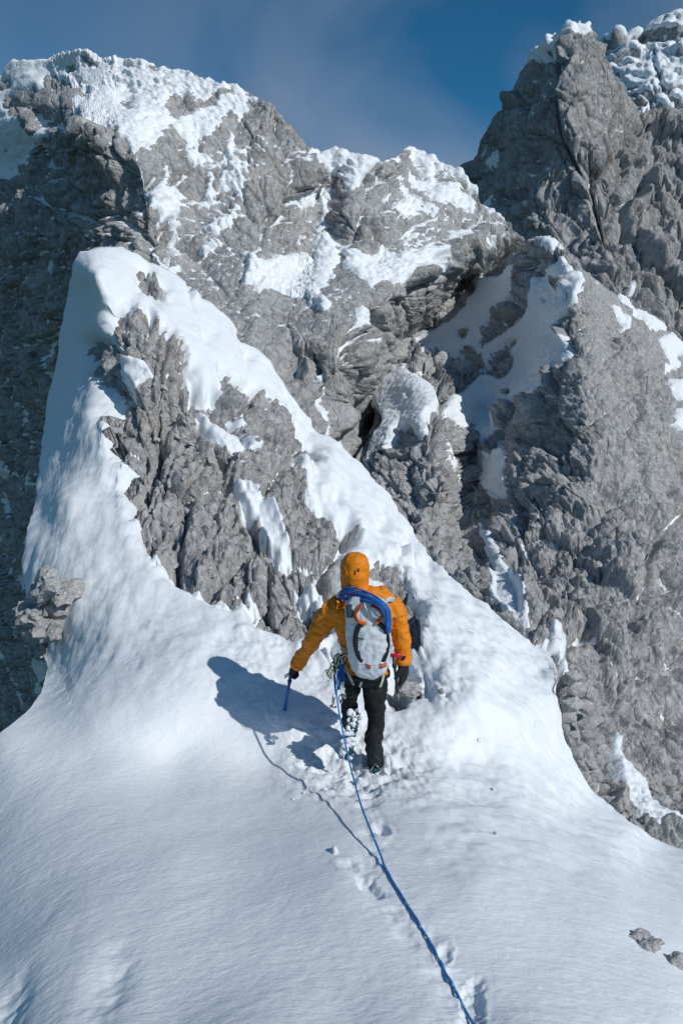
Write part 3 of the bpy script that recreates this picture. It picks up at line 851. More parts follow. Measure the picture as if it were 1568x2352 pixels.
LR = Loft(ridge_pairs, 880, 570, ridge_field, (0.3, 4.5, -9), back_rows=16, jag=0.8, jag_scale=60, seed=22)
p, n, uv = LR.flat()
crag_mask = boxblur(boxblur(raster(crag_rock, crag_snow), 2), 1)
f = 0.5 - frayed(LR, crag_mask, 7.0, 0.5, 141)
deep = np.clip(1 - frayed(LR, boxblur(boxblur(raster(crag_rock, crag_snow), 9), 9), 3, 0.5, 142) * 3, 0, 1)   # 1 = far from any rock
LR.soften(6)
act = deep < 0.995
relief = np.zeros(len(p), np.float32)
relief[act] = rock_relief(p[act], ((1.6, .12), (0.75, .26), (0.36, .42), (0.18, .52), (0.09, .55)), seed=150, squash=(1.5, 1.0, 0.6))
rd = relief * (1 - deep) - 0.5 * deep
und = 0.05 * fbm(p / 0.9, 2, 161) + 0.01 * fbm(p / 0.25, 2, 162)
near = np.clip((uv[:, 1] - 1500) / 200, 0, 1)
upper = 1 - near
lump = upper * (0.05 * fbm(p * np.array([1, 0.5, 0.6], np.float32) / 0.8, 3, 163) + 0.02 * fbm(p / 0.25, 3, 164) + 0.045 * np.clip((uv[:, 0] - 420) / 150, 0, 1) * fbm(p * np.array([1.0, 0.7, 0.7], np.float32) / 0.34, 4, 166, 0.6))
base = smooth_grid(relief.reshape(LR.shape), 4).ravel() * (1 - deep)
sd = 0.15 * f * (1 - deep) + 0.18 * deep + lump + near * und * 0.35 + base + 0.045 * (1 - deep) * fbm(p / 0.12, 4, 165, 0.65)
sd = sd - 0.18                                   # the traced depths are those of the snow surface
rd = rd - 0.18 * (1 - deep)

def dent(u, v, ru, rv, depth, rim, rot=0.0, seed=0):
    """a hole trodden into the snow, with a pushed up rim"""
    Y = float(ridge_field([u], [v])[0])
    c = at(u, v, Y)
    dx, dy = p[:, 0] - c.x, p[:, 1] - c.y
    ca, sa = math.cos(rot), math.sin(rot)
    r = np.sqrt(((dx * ca + dy * sa) / ru) ** 2 + ((-dx * sa + dy * ca) / rv) ** 2)
    r = r + 0.35 * fbm(p / 0.09, 3, 170 + seed, 0.6)
    return -depth * (1 - np.clip((r - 0.35) / 0.9, 0, 1) ** 2 * (3 - 2 * np.clip((r - 0.35) / 0.9, 0, 1))) + rim * np.exp(-((r - 1.45) / 0.28) ** 2)

def hollow(u, v, ru, rv, depth, rot):
    c = at(u, v, float(ridge_field([u], [v])[0]))
    dx, dy = p[:, 0] - c.x, p[:, 1] - c.y
    ca, sa = math.cos(rot), math.sin(rot)
    r2 = ((dx * ca + dy * sa) / ru) ** 2 + ((-dx * sa + dy * ca) / rv) ** 2
    return -depth * np.exp(-r2) * (1 + 0.5 * fbm(p / 0.12, 2, 201))

for i, (u, v, ru, rv, d, rim, rot) in enumerate([
        (848, 2035, 0.055, 0.12, 0.045, 0.0, 0.35), (800, 1985, 0.05, 0.09, 0.02, 0.004, 0.3), (768, 1955, 0.018, 0.05, -0.03, 0.0, 0.0), (874, 1905, 0.05, 0.11, 0.045, 0.006, 0.2), (740, 1775, 0.08, 0.045, 0.03, 0.012, -0.3),
        (700, 1755, 0.06, 0.04, 0.02, 0.012, -0.3), (800, 1790, 0.08, 0.06, 0.03, 0.012, 0.2), (862, 1775, 0.06, 0.09, 0.06, 0.016, 0.1), (850, 1830, 0.07, 0.06, 0.03, 0.01, 0), (790, 1735, 0.06, 0.09, 0.04, 0.015, 0),
        (1085, 2300, 0.05, 0.18, 0.035, 0.0, -0.25), (1020, 2190, 0.03, 0.08, 0.015, 0.004, -0.2)]):
    sd = sd + dent(u, v, ru, rv, d, rim, rot, i)
# churned snow round the boots and along the climbing line
Yc = at(835, 1770, 6.45)
rr = np.sqrt((p[:, 0] - Yc.x) ** 2 + ((p[:, 1] - Yc.y) * 0.8) ** 2)
sd = sd + np.exp(-(rr / 0.55) ** 2) * 0.06 * fbm(p / 0.13, 3, 190)
# the trodden line the rope follows
trk = np.array([tuple(at(u, v, float(ridge_field([u], [v])[0]))) for u, v in ((825, 1760), (835, 1830), (860, 1910), (850, 2010), (905, 2080), (980, 2170), (1050, 2260), (1095, 2352), (1150, 2450))])
dmin = np.full(len(p), 9.0, np.float32)
for a_, b_ in zip(trk[:-1], trk[1:]):
    ab = (b_ - a_)[:2]
    t_ = np.clip(((p[:, :2] - a_[:2]) @ ab) / (ab @ ab), 0, 1)
    dmin = np.minimum(dmin, np.hypot(p[:, 0] - a_[0] - t_ * ab[0], p[:, 1] - a_[1] - t_ * ab[1]))
wob_ = fbm(p / 0.22, 3, 198)
sd = sd + np.exp(-((dmin + 0.05 * wob_) / 0.11) ** 2) * (0.020 * np.minimum(fbm(p / 0.16, 3, 199, 0.55), 0.25) - 0.010)
right = np.clip((uv[:, 0] - 880) / 150, 0, 1) * np.clip((uv[:, 1] - 1380) / 150, 0, 1) * np.clip((2100 - uv[:, 1]) / 300, 0, 1)
sd = sd + right * (0.035 * fbm(p / 0.3, 3, 195, 0.5))
# wind hollow on the left flank
sd = sd + hollow(250, 2260, 0.10, 0.30, 0.035, 0.12) + hollow(10, 2330, 0.10, 0.25, 0.05, 0.2)
sd = sd + near * 0.002 * fbm(p * np.array([0.8, 1.1, 1.1], np.float32) / 0.07, 2, 197)
CRAG, PRR, PRS = terrain('rock_crag', LR, ROCK_NEAR, SNOW_NEAR, rd, sd, 0.05, 60, 120, 'pyramid shaped grey crag rising from the snow ridge ahead of the climber', 'rock', snow_top=('snow_ridge', 'wind rippled white snow ridge the climber walks on'))

# ------------------------------------------------------------------ unseen valley floor, made dark and low to cut bounce light on the wall
VALLEY = rock_material('valley_low_bounce', 60.0, (0.02, 0.035, 0.02), (0.04, 0.055, 0.03), (0.07, 0.08, 0.05), (0.05, 0.05, 0.03), 0.3, 0.3)
me = mesh_from('valley_floor', np.array([(-15000, -15000, -700), (15000, -15000, -700), (15000, 15000, -700), (-15000, 15000, -700)], float), np.array([[0, 1, 2, 3]]))
add_obj('valley_floor', me, VALLEY, kind='structure', label='unseen valley floor far below the ridge, coloured dark to limit bounce light', cat='ground')
#@@OBJECTS
# ================================================================== ROCKS LYING ABOUT
def nearest_on(L, P, u, v):
    d = (L.UV[..., 0] - u) ** 2 + (L.UV[..., 1] - v) ** 2
    d[:L.nb] = 1e9
    i = np.unravel_index(np.argmin(d), d.shape)
    return Vector(P[i].tolist()), Vector(L.N[i].tolist())

def hull_mesh(name, seed, npts=16, flat=(1, 1, 1)):
    r = random.Random(seed)
    bm = bmesh.new()
    for _ in range(npts):
        v = Vector((r.gauss(0, 1), r.gauss(0, 1), r.gauss(0, 1))).normalized() * r.uniform(0.8, 1.08)
        bm.verts.new((v.x * flat[0], v.y * flat[1], v.z * flat[2]))
    g = bmesh.ops.convex_hull(bm, input=bm.verts)
    bmesh.ops.delete(bm, geom=[e for e in g['geom_interior'] if isinstance(e, bmesh.types.BMVert)], context='VERTS')
    me = bpy.data.meshes.new(name)
    bm.to_mesh(me)
    bm.free()
    return me

def boulder_mesh(name, seed, sub=4, rough=0.25, size=1.0):
    bm = bmesh.new()
    bmesh.ops.create_icosphere(bm, subdivisions=sub, radius=1.0)
    co = np.array([v.co[:] for v in bm.verts], np.float32)
    d = 1 + rough * (facet(co * 1.1 + seed * 3.1, seed, 0) + 0.5 * facet((co @ ROT_A) * 2.3 + seed, seed + 1, 0) + 0.3 * facet((co @ ROT_B) * 5.5, seed + 2, 0))
    for v, k in zip(bm.verts, d):
        v.co *= float(k)
    me = bpy.data.meshes.new(name)
    bm.to_mesh(me)
    bm.free()
    return me

BLOCKS = [hull_mesh('rock_block', 400 + i, 15, (1.0, 0.75, 0.6)) for i in range(9)]
STONES = [hull_mesh('stone', 500 + i, 26, (1.0, 0.8, 0.62)) for i in range(7)]
for m in BLOCKS:
    m.materials.append(STONE_SMALL)
for m in STONES:
    m.materials.append(STONE_MID)

def quat_from(nrm, r, tilt=0.5):
    n = (nrm + Vector((r.uniform(-tilt, tilt), r.uniform(-tilt, tilt), r.uniform(-tilt, tilt)))).normalized()
    q = n.to_track_quat('Z', 'Y')
    return q @ Matrix.Rotation(r.uniform(0, 6.28), 3, 'Z').to_quaternion()

def put(name, mesh, loc, scale, quat, parent=None, **kw):
    o = add_obj(name, mesh, None, parent, **kw)
    o.rotation_mode = 'QUATERNION'
    o.rotation_quaternion = quat
    o.location = loc
    o.scale = scale
    return o

# broken blocks standing proud of the crag
r = random.Random(21)
crag_core = boxblur(raster(crag_rock, crag_snow), 3)
cells = np.argwhere(True & (sample(crag_core, LR.UV[..., 0].ravel(), LR.UV[..., 1].ravel()).reshape(LR.shape) > 0.9))
cells = cells[cells[:, 0] > LR.nb]
n_put = 0
for k in r.sample(range(len(cells)), 1400):
    i, j = cells[k]
    u, v = LR.UV[i, j]
    if perlin(np.array([[u / 70.0, v / 70.0, 3.3]]), 5)[0] < 0.02 and v < 1150 or (v >= 1150 and r.random() > 0.10):
        continue
    sc = 0.035 + 0.10 * r.random() ** 2.2
    pos = Vector(PRR[i, j].tolist()) - Vector(LR.N[i, j].tolist()) * sc * 0.25
    put('rock_block', r.choice(BLOCKS), pos, (sc * r.uniform(0.8, 1.4), sc, sc * r.uniform(0.7, 1.1)), quat_from(Vector(LR.N[i, j].tolist()), r, 0.9), CRAG)
    n_put += 1
    if n_put >= 240:
        break

# the pile of squarish stones at the foot of the buttress (offsets in the lower right zoom)
stone_px = [(1060, 1005, 46, 36), (1040, 915, 32, 28), (1142, 930, 62, 40), (1095, 1065, 52, 32), (1195, 1070, 46, 42), (1140, 1125, 48, 24), (1180, 1105, 30, 26), (1172, 1182, 36, 24), (1206, 1236, 26, 22), (1130, 985, 30, 26), (1240, 1290, 28, 22), (1150, 1225, 30, 20),
            (1060, 850, 60, 40), (1120, 860, 50, 34), (1030, 960, 24, 20), (1265, 1340, 24, 18), (1210, 1280, 26, 18), (1180, 1010, 34, 24), (1230, 1140, 26, 24), (1100, 1120, 24, 18), (1250, 1210, 26, 24), (1180, 1290, 20, 16), (1300, 1365, 26, 18), (1170, 880, 40, 28), (1045, 1050, 24, 22),
            (1080, 780, 50, 36), (1060, 720, 44, 32), (1140, 800, 40, 36), (1120, 1175, 22, 18), (1150, 1045, 22, 22), (1500, 1420, 60, 34), (1560, 1440, 40, 30), (1470, 1395, 34, 24), (1480, 1290, 44, 30), (1530, 1270, 36, 26), (1510, 1200, 40, 30)]
for i, (x, y, a, b) in enumerate(stone_px):
    u, v = T7[0] + 0.5 * x, T7[1] + 0.5 * y
    pos, nrm = nearest_on(LM, PMR, u, v)
    Y = pos.y
    px = Y / FPX * 0.5 * 1.05
    q = Vector((0.15, -1, 0.35)).to_track_quat('Z', 'Y') @ Matrix.Rotation(r.uniform(-0.3, 0.3), 3, 'Z').to_quaternion()
    base = at(u, v, Y - 0.12)
    put('stone', STONES[i % len(STONES)], base, (a * px * 1.1, b * px * 1.35, a * px * 0.9), q, MID_ROOT)

# blocks on the mid buttress
n_put = 0
rockcells = np.argwhere(sample(boxblur(raster(mid_snow, mid_rock), 4), LM.UV[..., 0].ravel(), LM.UV[..., 1].ravel()).reshape(LM.shape) < 0.02)
rockcells = rockcells[rockcells[:, 0] > LM.nb + 4]
MIDBLOCKS = [hull_mesh('rock_block', 450 + i, 16, (1.0, 0.8, 0.65)) for i in range(6)]
for m in MIDBLOCKS:
    m.materials.append(STONE_MID)
for k in r.sample(range(len(rockcells)), 900):
    i, j = rockcells[k]
    u, v = LM.UV[i, j]
    if not (840 < u < 1560 and 560 < v < 1900) or (u > 1300 and v < 1200):
        continue
    Y = LM.P[i, j, 1]
    sc = Y * (0.0025 + 0.008 * r.random() ** 2.5)
    N = Vector(LM.N[i, j].tolist())
    put('rock_block', r.choice(MIDBLOCKS), Vector(PMR[i, j].tolist()) - N * sc * 0.35, (sc * r.uniform(0.8, 1.4), sc, sc * r.uniform(0.7, 1.1)), quat_from(N, r, 0.8), MID_ROOT)
    n_put += 1
    if n_put >= 170:
        break

def boulder(u, v, rad_px, seed, mat, label, L, P, aspect=(1, 1, 1), back=0.0, rough=0.25):
    pos, nrm = nearest_on(L, P, u, v)
    base = at(u, v, pos.y + back)
    sc = rad_px * pos.y / FPX
    me = boulder_mesh('boulder', seed, 4, rough)
    me.materials.append({'rock_near': STONE_SMALL, 'rock_mid': STONE_BIG, 'rock_wall': STONE_BIG}[mat.name])
    o = add_obj('boulder', me, None, None, label=label, cat='boulder')
    o.location = base
    o.scale = (sc * aspect[0], sc * aspect[1], sc * aspect[2])
    return o

boulder(1226, 956, 44, 1, ROCK_MID, 'big rounded grey boulder perched below the snow bowl at the slab edge', LM, PMR, (1, 0.9, 1.05), 0.3, 0.2)
boulder(1162, 902, 11, 2, ROCK_MID, 'small grey boulder sitting alone in the snow above the big boulder', LM, PMS)
boulder(1079, 980, 10, 3, ROCK_MID, 'dark little boulder at the lower lip of the snow bowl', LM, PMS)
boulder(1064, 765, 11, 4, ROCK_MID, 'lone grey boulder high on the left of the snow bowl', LM, PMS)
boulder(1300, 752, 14, 5, ROCK_MID, 'dark boulder near the top right rim of the snow bowl', LM, PMS, (0.8, 0.8, 1.3))
boulder(1022, 912, 9, 6, ROCK_MID, 'small dark boulder beside the snowy top of the split pillar', LM, PMS)
boulder(1055, 850, 26, 7, ROCK_MID, 'grey boulder at the right end of the rock band left of the snow bowl', LM, PMS, (1.1, 0.9, 1.0))
boulder(1015, 840, 24, 8, ROCK_MID, 'pale angular boulder in the middle of the rock band left of the bowl', LM, PMS, (0.8, 0.9, 1.2), 0, 0.35)
boulder(1055, 610, 30, 9, ROCK_WALL, 'rounded boulder on the snowy ledge of the back wall', LM, PMS, (1.0, 0.9, 1.0), 6)
boulder(1478, 2172, 38, 10, ROCK_NEAR, 'lichen grey rock sticking out of the snow at the lower right', LR, PRS, (1.2, 0.9, 0.75), 0.02, 0.6)
boulder(1552, 2216, 28, 11, ROCK_NEAR, 'small rock at the right picture edge below the lichen grey rock', LR, PRS, (1.1, 0.9, 0.85), 0.02, 0.6)
boulder(938, 1585, 22, 12, ROCK_NEAR, 'pale rock in the snow just behind the black axe shaft', LR, PRS, (1.3, 0.9, 0.7), 0.05, 0.55)
boulder(1014, 1588, 8, 13, ROCK_NEAR, 'pebble sized grey rock in the snow right of the climber', LR, PRS, (0.7, 0.8, 1.1), 0, 0.3)

# rock outcrop under the cornice on the left
oc = add_obj('rock_outcrop', None, label='jagged grey outcrop under the snow lip at the left edge', cat='rock')
oc.location = at(110, 1480, 9.9)
for i, (u, v, a, b) in enumerate([(110, 1345, 30, 22), (140, 1358, 28, 20), (100, 1372, 26, 18), (82, 1398, 24, 20), (115, 1402, 26, 20), (75, 1420, 18, 16), (98, 1432, 24, 18), (150, 1370, 22, 14), (88, 1450, 16, 14), (128, 1385, 22, 16), (110, 1455, 20, 18), (120, 1430, 20, 18), (100, 1480, 18, 18)]):
    Y = 9.25 + 0.10 * ((i * 7) % 5)
    px = Y / FPX
    me = boulder_mesh('rock_block', 60 + i, 3, 0.85)
    me.materials.append(STONE_MID)
    o = put('rock_block', me, at(u, v, Y) - oc.location, (1.45 * a * px, 1.3 * a * px, 1.45 * b * px), quat_from(Vector((0, 0, 1)), r, 0.7), oc)

# ================================================================== SOFT BODIES (tubes joined by remeshing)
def tube(bm, pts, radii, side=(1, 0, 0), seg=16, power=2.0):
    """closed tube through pts; radii = (along side, across); superellipse sections"""
    rings = []
    n = len(pts)
    side = Vector(side)
    for i in range(n):
        d = (pts[min(i + 1, n - 1)] - pts[max(i - 1, 0)]).normalized()
        a = (side - d * side.dot(d))
        a = a.normalized() if a.length > 1e-4 else d.orthogonal().normalized()
        b = d.cross(a).normalized()
        ra, rb = radii[i] if isinstance(radii[i], tuple) else (radii[i], radii[i])
        ring = []
        for k in range(seg):
            t = 2 * math.pi * k / seg
            c, s_ = math.cos(t), math.sin(t)
            e = 2.0 / power
            ring.append(bm.verts.new(pts[i] + a * (ra * math.copysign(abs(c) ** e, c)) + b * (rb * math.copysign(abs(s_) ** e, s_))))
        rings.append(ring)
    for i in range(n - 1):
        for k in range(seg):
            bm.faces.new((rings[i][k], rings[i][(k + 1) % seg], rings[i + 1][(k + 1) % seg], rings[i + 1][k]))
    bm.faces.new(list(reversed(rings[0])))
    bm.faces.new(rings[-1])

def densify(pts, radii, n):
    """Catmull-Rom through the joints"""
    P, R = [], []
    q = [pts[0]] + list(pts) + [pts[-1]]
    rr = [x if isinstance(x, tuple) else (x, x) for x in radii]
    rr = [rr[0]] + rr + [rr[-1]]
    for i in range(1, len(q) - 2):
        for k in range(n):
            t = k / n
            c = [-0.5 * t + t * t - 0.5 * t ** 3, 1 - 2.5 * t * t + 1.5 * t ** 3, 0.5 * t + 2 * t * t - 1.5 * t ** 3, -0.5 * t * t + 0.5 * t ** 3]
            P.append(q[i - 1] * c[0] + q[i] * c[1] + q[i + 1] * c[2] + q[i + 2] * c[3])
            R.append(tuple(sum(rr[i - 1 + m][j] * c[m] for m in range(4)) for j in (0, 1)))
    P.append(q[-2])
    R.append(rr[-2])
    return P, R

def fused(name, build, voxel, mat, parent, origin, smooth=4, wrinkle=None):
    bm = bmesh.new()
    build(bm)
    bmesh.ops.recalc_face_normals(bm, faces=bm.faces)
    me = bpy.data.meshes.new(name)
    bm.to_mesh(me)
    bm.free()
    tmp = bpy.data.objects.new('tmp', me)
    COL.objects.link(tmp)
    md = tmp.modifiers.new('r', 'REMESH')
    md.mode = 'VOXEL'
    md.voxel_size = voxel
    sm_ = tmp.modifiers.new('s', 'SMOOTH')
    sm_.iterations = smooth
    sm_.factor = 0.5
    dg = bpy.context.evaluated_depsgraph_get()
    new = bpy.data.meshes.new_from_object(tmp.evaluated_get(dg))
    bpy.data.objects.remove(tmp, do_unlink=True)
    bpy.data.meshes.remove(me)
    new.name = name
    nv = len(new.vertices)
    co = np.empty(nv * 3, np.float32)
    new.vertices.foreach_get('co', co)
    co = co.reshape(-1, 3)
    if wrinkle is not None:
        no = np.empty(nv * 3, np.float32)
        new.vertices.foreach_get('normal', no)
        co = co + no.reshape(-1, 3) * wrinkle(co)[:, None]
    co = co - np.array(origin, np.float32)
    new.vertices.foreach_set('co', co.ravel())
    new.polygons.foreach_set('use_smooth', np.ones(len(new.polygons), bool))
    new.update()
    new.materials.clear()
    return add_obj(name, new, mat, parent)

def curve_mesh(name, pts, rad, seg=8, mat=None, parent=None, origin=Vector(), dens=6, closed=False, **kw):
    bm = bmesh.new()
    P, R = densify([Vector(q) - origin for q in pts], [rad] * len(pts), dens)
    tube(bm, P, R, side=(0.31, 0.2, 0.93), seg=seg)
    me = bpy.data.meshes.new(name)
    bm.to_mesh(me)
    bm.free()
    me.polygons.foreach_set('use_smooth', np.ones(len(me.polygons), bool))
    return add_obj(name, me, mat, parent, **kw)

def bm_obj(name, build, mat, parent=None, smooth=False, bevel=0.0, **kw):
    bm = bmesh.new()
    build(bm)
    bmesh.ops.recalc_face_normals(bm, faces=bm.faces)
    if bevel:
        bmesh.ops.bevel(bm, geom=list(bm.edges), offset=bevel, segments=2, affect='EDGES', clamp_overlap=True)
    me = bpy.data.meshes.new(name)
    bm.to_mesh(me)
    bm.free()
    if smooth:
        me.polygons.foreach_set('use_smooth', np.ones(len(me.polygons), bool))
    return add_obj(name, me, mat, parent, **kw)

def cloth(name, col, rough=0.7, weave=400.0, bump=0.1, sheen=0.0, var=0.15):
    m, n, l, p = mat_new(name)
    tc = n.new('ShaderNodeTexCoord')
    a = n.new('ShaderNodeTexNoise')
    a.inputs['Scale'].default_value = 9.0
    a.inputs['Detail'].default_value = 4
    l.new(tc.outputs['Object'], a.inputs['Vector'])
    mx = n.new('ShaderNodeMix')
    mx.data_type = 'RGBA'
    mx.inputs['A'].default_value = (*[c * (1 - var) for c in col], 1)
    mx.inputs['B'].default_value = (*[min(1, c * (1 + var)) for c in col], 1)
    l.new(a.outputs['Fac'], mx.inputs['Factor'])
    l.new(mx.outputs['Result'], p.inputs['Base Color'])
    b = n.new('ShaderNodeTexNoise')
    b.inputs['Scale'].default_value = weave
    l.new(tc.outputs['Object'], b.inputs['Vector'])
    bp = n.new('ShaderNodeBump')
    bp.inputs['Strength'].default_value = bump
    bp.inputs['Distance'].default_value = 0.002
    l.new(b.outputs['Fac'], bp.inputs['Height'])
    l.new(bp.outputs['Normal'], p.inputs['Normal'])
    p.inputs['Roughness'].default_value = rough
    p.inputs['Specular IOR Level'].default_value = 0.3
    if sheen:
        p.inputs['Sheen Weight'].default_value = sheen
    return m

def metal(name, col, rough=0.3, met=1.0):
    m, n, l, p = mat_new(name)
    tc = n.new('ShaderNodeTexCoord')
    a = n.new('ShaderNodeTexNoise')
    a.inputs['Scale'].default_value = 60.0
    l.new(tc.outputs['Object'], a.inputs['Vector'])
    mr = n.new('ShaderNodeMapRange')
    mr.inputs['To Min'].default_value = max(0.05, rough - 0.1)
    mr.inputs['To Max'].default_value = rough + 0.15
    l.new(a.outputs['Fac'], mr.inputs['Value'])
    l.new(mr.outputs['Result'], p.inputs['Roughness'])
    p.inputs['Base Color'].default_value = (*col, 1)
    p.inputs['Metallic'].default_value = met
    return m

M_JACKET = cloth('jacket_orange', (0.70, 0.215, 0.006), 0.6, 500, 0.08, var=0.08)
M_TROUSER = cloth('trouser_black', (0.010, 0.012, 0.013), 0.75, 600, 0.15)
M_GLOVE = cloth('glove_black', (0.011, 0.012, 0.014), 0.7, 300, 0.3)
M_BOOT = cloth('boot_dark', (0.014, 0.018, 0.02), 0.6, 200, 0.2)
M_TEAL = cloth('boot_teal', (0.01, 0.07, 0.075), 0.5, 200, 0.2)
M_PACK = cloth('pack_grey', (0.56, 0.60, 0.64), 0.65, 500, 0.12, var=0.06)
M_PACKPANEL = cloth('pack_panel', (0.36, 0.40, 0.45), 0.6, 500, 0.12)
M_STRAP = cloth('strap_black', (0.012, 0.016, 0.018), 0.6, 700, 0.2)
M_MESH = cloth('pocket_dark', (0.03, 0.055, 0.07), 0.5, 300, 0.4)
M_ORANGE = cloth('buckle_orange', (0.62, 0.12, 0.015), 0.4, 200, 0.05)
M_LIME = cloth('webbing_pale', (0.55, 0.62, 0.45), 0.7, 700, 0.2)
M_SKIN = cloth('skin', (0.45, 0.26, 0.18), 0.55, 300, 0.05)
M_WHITESL = cloth('sling_white', (0.6, 0.64, 0.66), 0.7, 500, 0.2)
M_BLUECORD = cloth('cord_blue', (0.012, 0.085, 0.33), 0.65, 400, 0.3)
M_BLUELIGHT = cloth('cord_blue_pale', (0.03, 0.19, 0.50), 0.65, 400, 0.3)
M_STEEL = metal('steel', (0.5, 0.52, 0.54), 0.3)
M_GREEN = metal('anodised_green', (0.28, 0.42, 0.12), 0.3)
M_RED = metal('anodised_red', (0.62, 0.03, 0.05), 0.35, 0.6)
M_BLUE = metal('shaft_blue', (0.015, 0.11, 0.38), 0.35, 0.5)
M_BLACKM = metal('shaft_black', (0.02, 0.025, 0.027), 0.45, 0.4)
M_BONE = cloth('handle_pale', (0.55, 0.50, 0.42), 0.6, 200, 0.1)

m, n, l, pb = mat_new('rope_blue')
tc = n.new('ShaderNodeTexCoord')
vo = n.new('ShaderNodeTexVoronoi')
vo.inputs['Scale'].default_value = 55.0
l.new(tc.outputs['Object'], vo.inputs['Vector'])
cr = n.new('ShaderNodeValToRGB')
cr.color_ramp.interpolation = 'CONSTANT'
cr.color_ramp.elements[0].color = (0.018, 0.19, 0.47, 1)
cr.color_ramp.elements[1].position = 0.86
cr.color_ramp.elements[1].color = (0.25, 0.42, 0.55, 1)
sx = n.new('ShaderNodeSeparateColor')
l.new(vo.outputs['Color'], sx.inputs['Color'])
l.new(sx.outputs['Red'], cr.inputs['Fac'])
l.new(cr.outputs['Color'], pb.inputs['Base Color'])
pb.inputs['Roughness'].default_value = 0.7
M_ROPE = m

# ================================================================== THE CLIMBER
Y0 = 6.5
person = add_obj('person', None, label='climber in hooded orange jacket and black trousers walking away up the snow', cat='person')
person.location = at(850, 1768, Y0)
ORI = person.location.copy()

def wr(seed, amp, sc):
    st = np.array(sc, np.float32)
    def f(co):
        a = facet(co * st + 0.2, seed, 0.5)
        b = perlin(co * st * 2.1 + 5, seed + 1)
        return amp * ((0.45 - 1.3 * np.abs(a)) + 0.35 * (0.5 - 2 * np.abs(b)))
    return f

torso_px = [(820, 1360, 26, .085, .02), (826, 1372, 50, .11, .0), (832, 1384, 70, .125, .0), (834, 1400, 74, .135, -.01), (834, 1425, 68, .14, -.01), (834, 1455, 60, .14, 0), (835, 1490, 50, .13, 0), (837, 1520, 50, .135, 0), (838, 1540, 53, .14, 0), (838, 1552, 53, .14, 0)]
hood_px = [(818, 1368, .085, .09), (817, 1354, .100, .11), (815, 1340, .108, .128), (814, 1325, .114, .138), (814, 1308, .116, .142), (815, 1294, .112, .138), (816, 1283, .100, .125), (816, 1275, .078, .098), (816, 1271, .045, .06)]
armL = [at(782, 1392, 6.5), at(752, 1415, 6.52), at(724, 1462, 6.58), at(703, 1495, 6.70), at(682, 1527, 6.80)]
armR = [at(893, 1384, 6.5), at(910, 1410, 6.5), at(921, 1462, 6.5), at(925, 1495, 6.50), at(926, 1522, 6.50)]
legR = [at(862, 1552, 6.5), at(861, 1595, 6.5), at(862, 1650, 6.55), at(858, 1700, 6.53), at(861, 1740, 6.5), at(862, 1768, 6.5)]
legL = [at(811, 1552, 6.5), at(803, 1592, 6.53), at(802, 1640, 6.62), at(804, 1660, 6.58), at(808, 1656, 6.40), at(811, 1650, 6.30)]

def jacket_shape(bm, k=0.0):
    pts = [at(u, v, Y0 + dy) for u, v, w, d, dy in torso_px]
    tube(bm, *densify(pts, [(w * 0.00352 - k, d - k) for u, v, w, d, dy in torso_px], 3), seg=24, power=2.4)
    tube(bm, *densify(armL, [x - k for x in (.092, .087, .074, .064, .055)], 5), seg=18)
    tube(bm, *densify(armR, [x - k for x in (.088, .082, .070, .063, .057)], 5), seg=18)
    tube(bm, *densify([at(u, v, Y0 + .03) for u, v, a, b in hood_px], [(a - k, b - k) for u, v, a, b in hood_px], 3), seg=24)

def trouser_shape(bm, k=0.0):
    pts = [at(838, 1538, Y0), at(838, 1556, Y0), at(838, 1568, Y0)]
    tube(bm, pts, [(.178 - k, .13 - k), (.178 - k, .135 - k), (.13 - k, .11 - k)], seg=24)
    tube(bm, *densify(legR, [x - k for x in (.098, .094, .074, .075, .062, .046)], 5), seg=18)
    tube(bm, *densify(legL, [x - k for x in (.088, .070, .064, .062, .058, .056)], 5), seg=18)

def body_shape(bm):
    jacket_shape(bm, 0.03)
    trouser_shape(bm, 0.03)
    tube(bm, [at(815, 1312, Y0 + .15), at(815, 1318, Y0 + .185)], [.018, .012], seg=8)      # nose

fused('body', body_shape, 0.014, M_SKIN, person, ORI, 4)
jw = wr(31, 0.019, (7, 7, 10))
jw2 = wr(35, 0.009, (19, 19, 24))
HOODZ = at(815, 1345, Y0).z
jacket = fused('jacket', jacket_shape, 0.010, M_JACKET, person, ORI, 6, lambda c: np.where(c[:, 2] > HOODZ, 0.35 * jw(c) + 0.9 * jw2(c), jw(c) + jw2(c)))
tw = wr(41, 0.019, (7, 7, 14))
fused('trousers', trouser_shape, 0.009, M_TROUSER, person, ORI, 6, tw)
# hood volume adjuster tab and cuff seams
bm_obj('hood_toggle', lambda bm: tube(bm, [at(823, 1306, 6.372) - ORI, at(822, 1314, 6.368) - ORI], [.007, .008], seg=8), M_STRAP, jacket)
for a_, b_, rr_ in ((armL[-2], armL[-1], .058), (armR[-2], armR[-1], .060)):
    d = (b_ - a_).normalized()
    bm_obj('cuff', lambda bm: tube(bm, [b_ - d * 0.035 - ORI, b_ - d * 0.025 - ORI, b_ + d * 0.008 - ORI, b_ + d * 0.012 - ORI], [rr_ + .002, rr_ + .007, rr_ + .004, rr_ - .004], seg=20), M_JACKET, jacket, smooth=True)

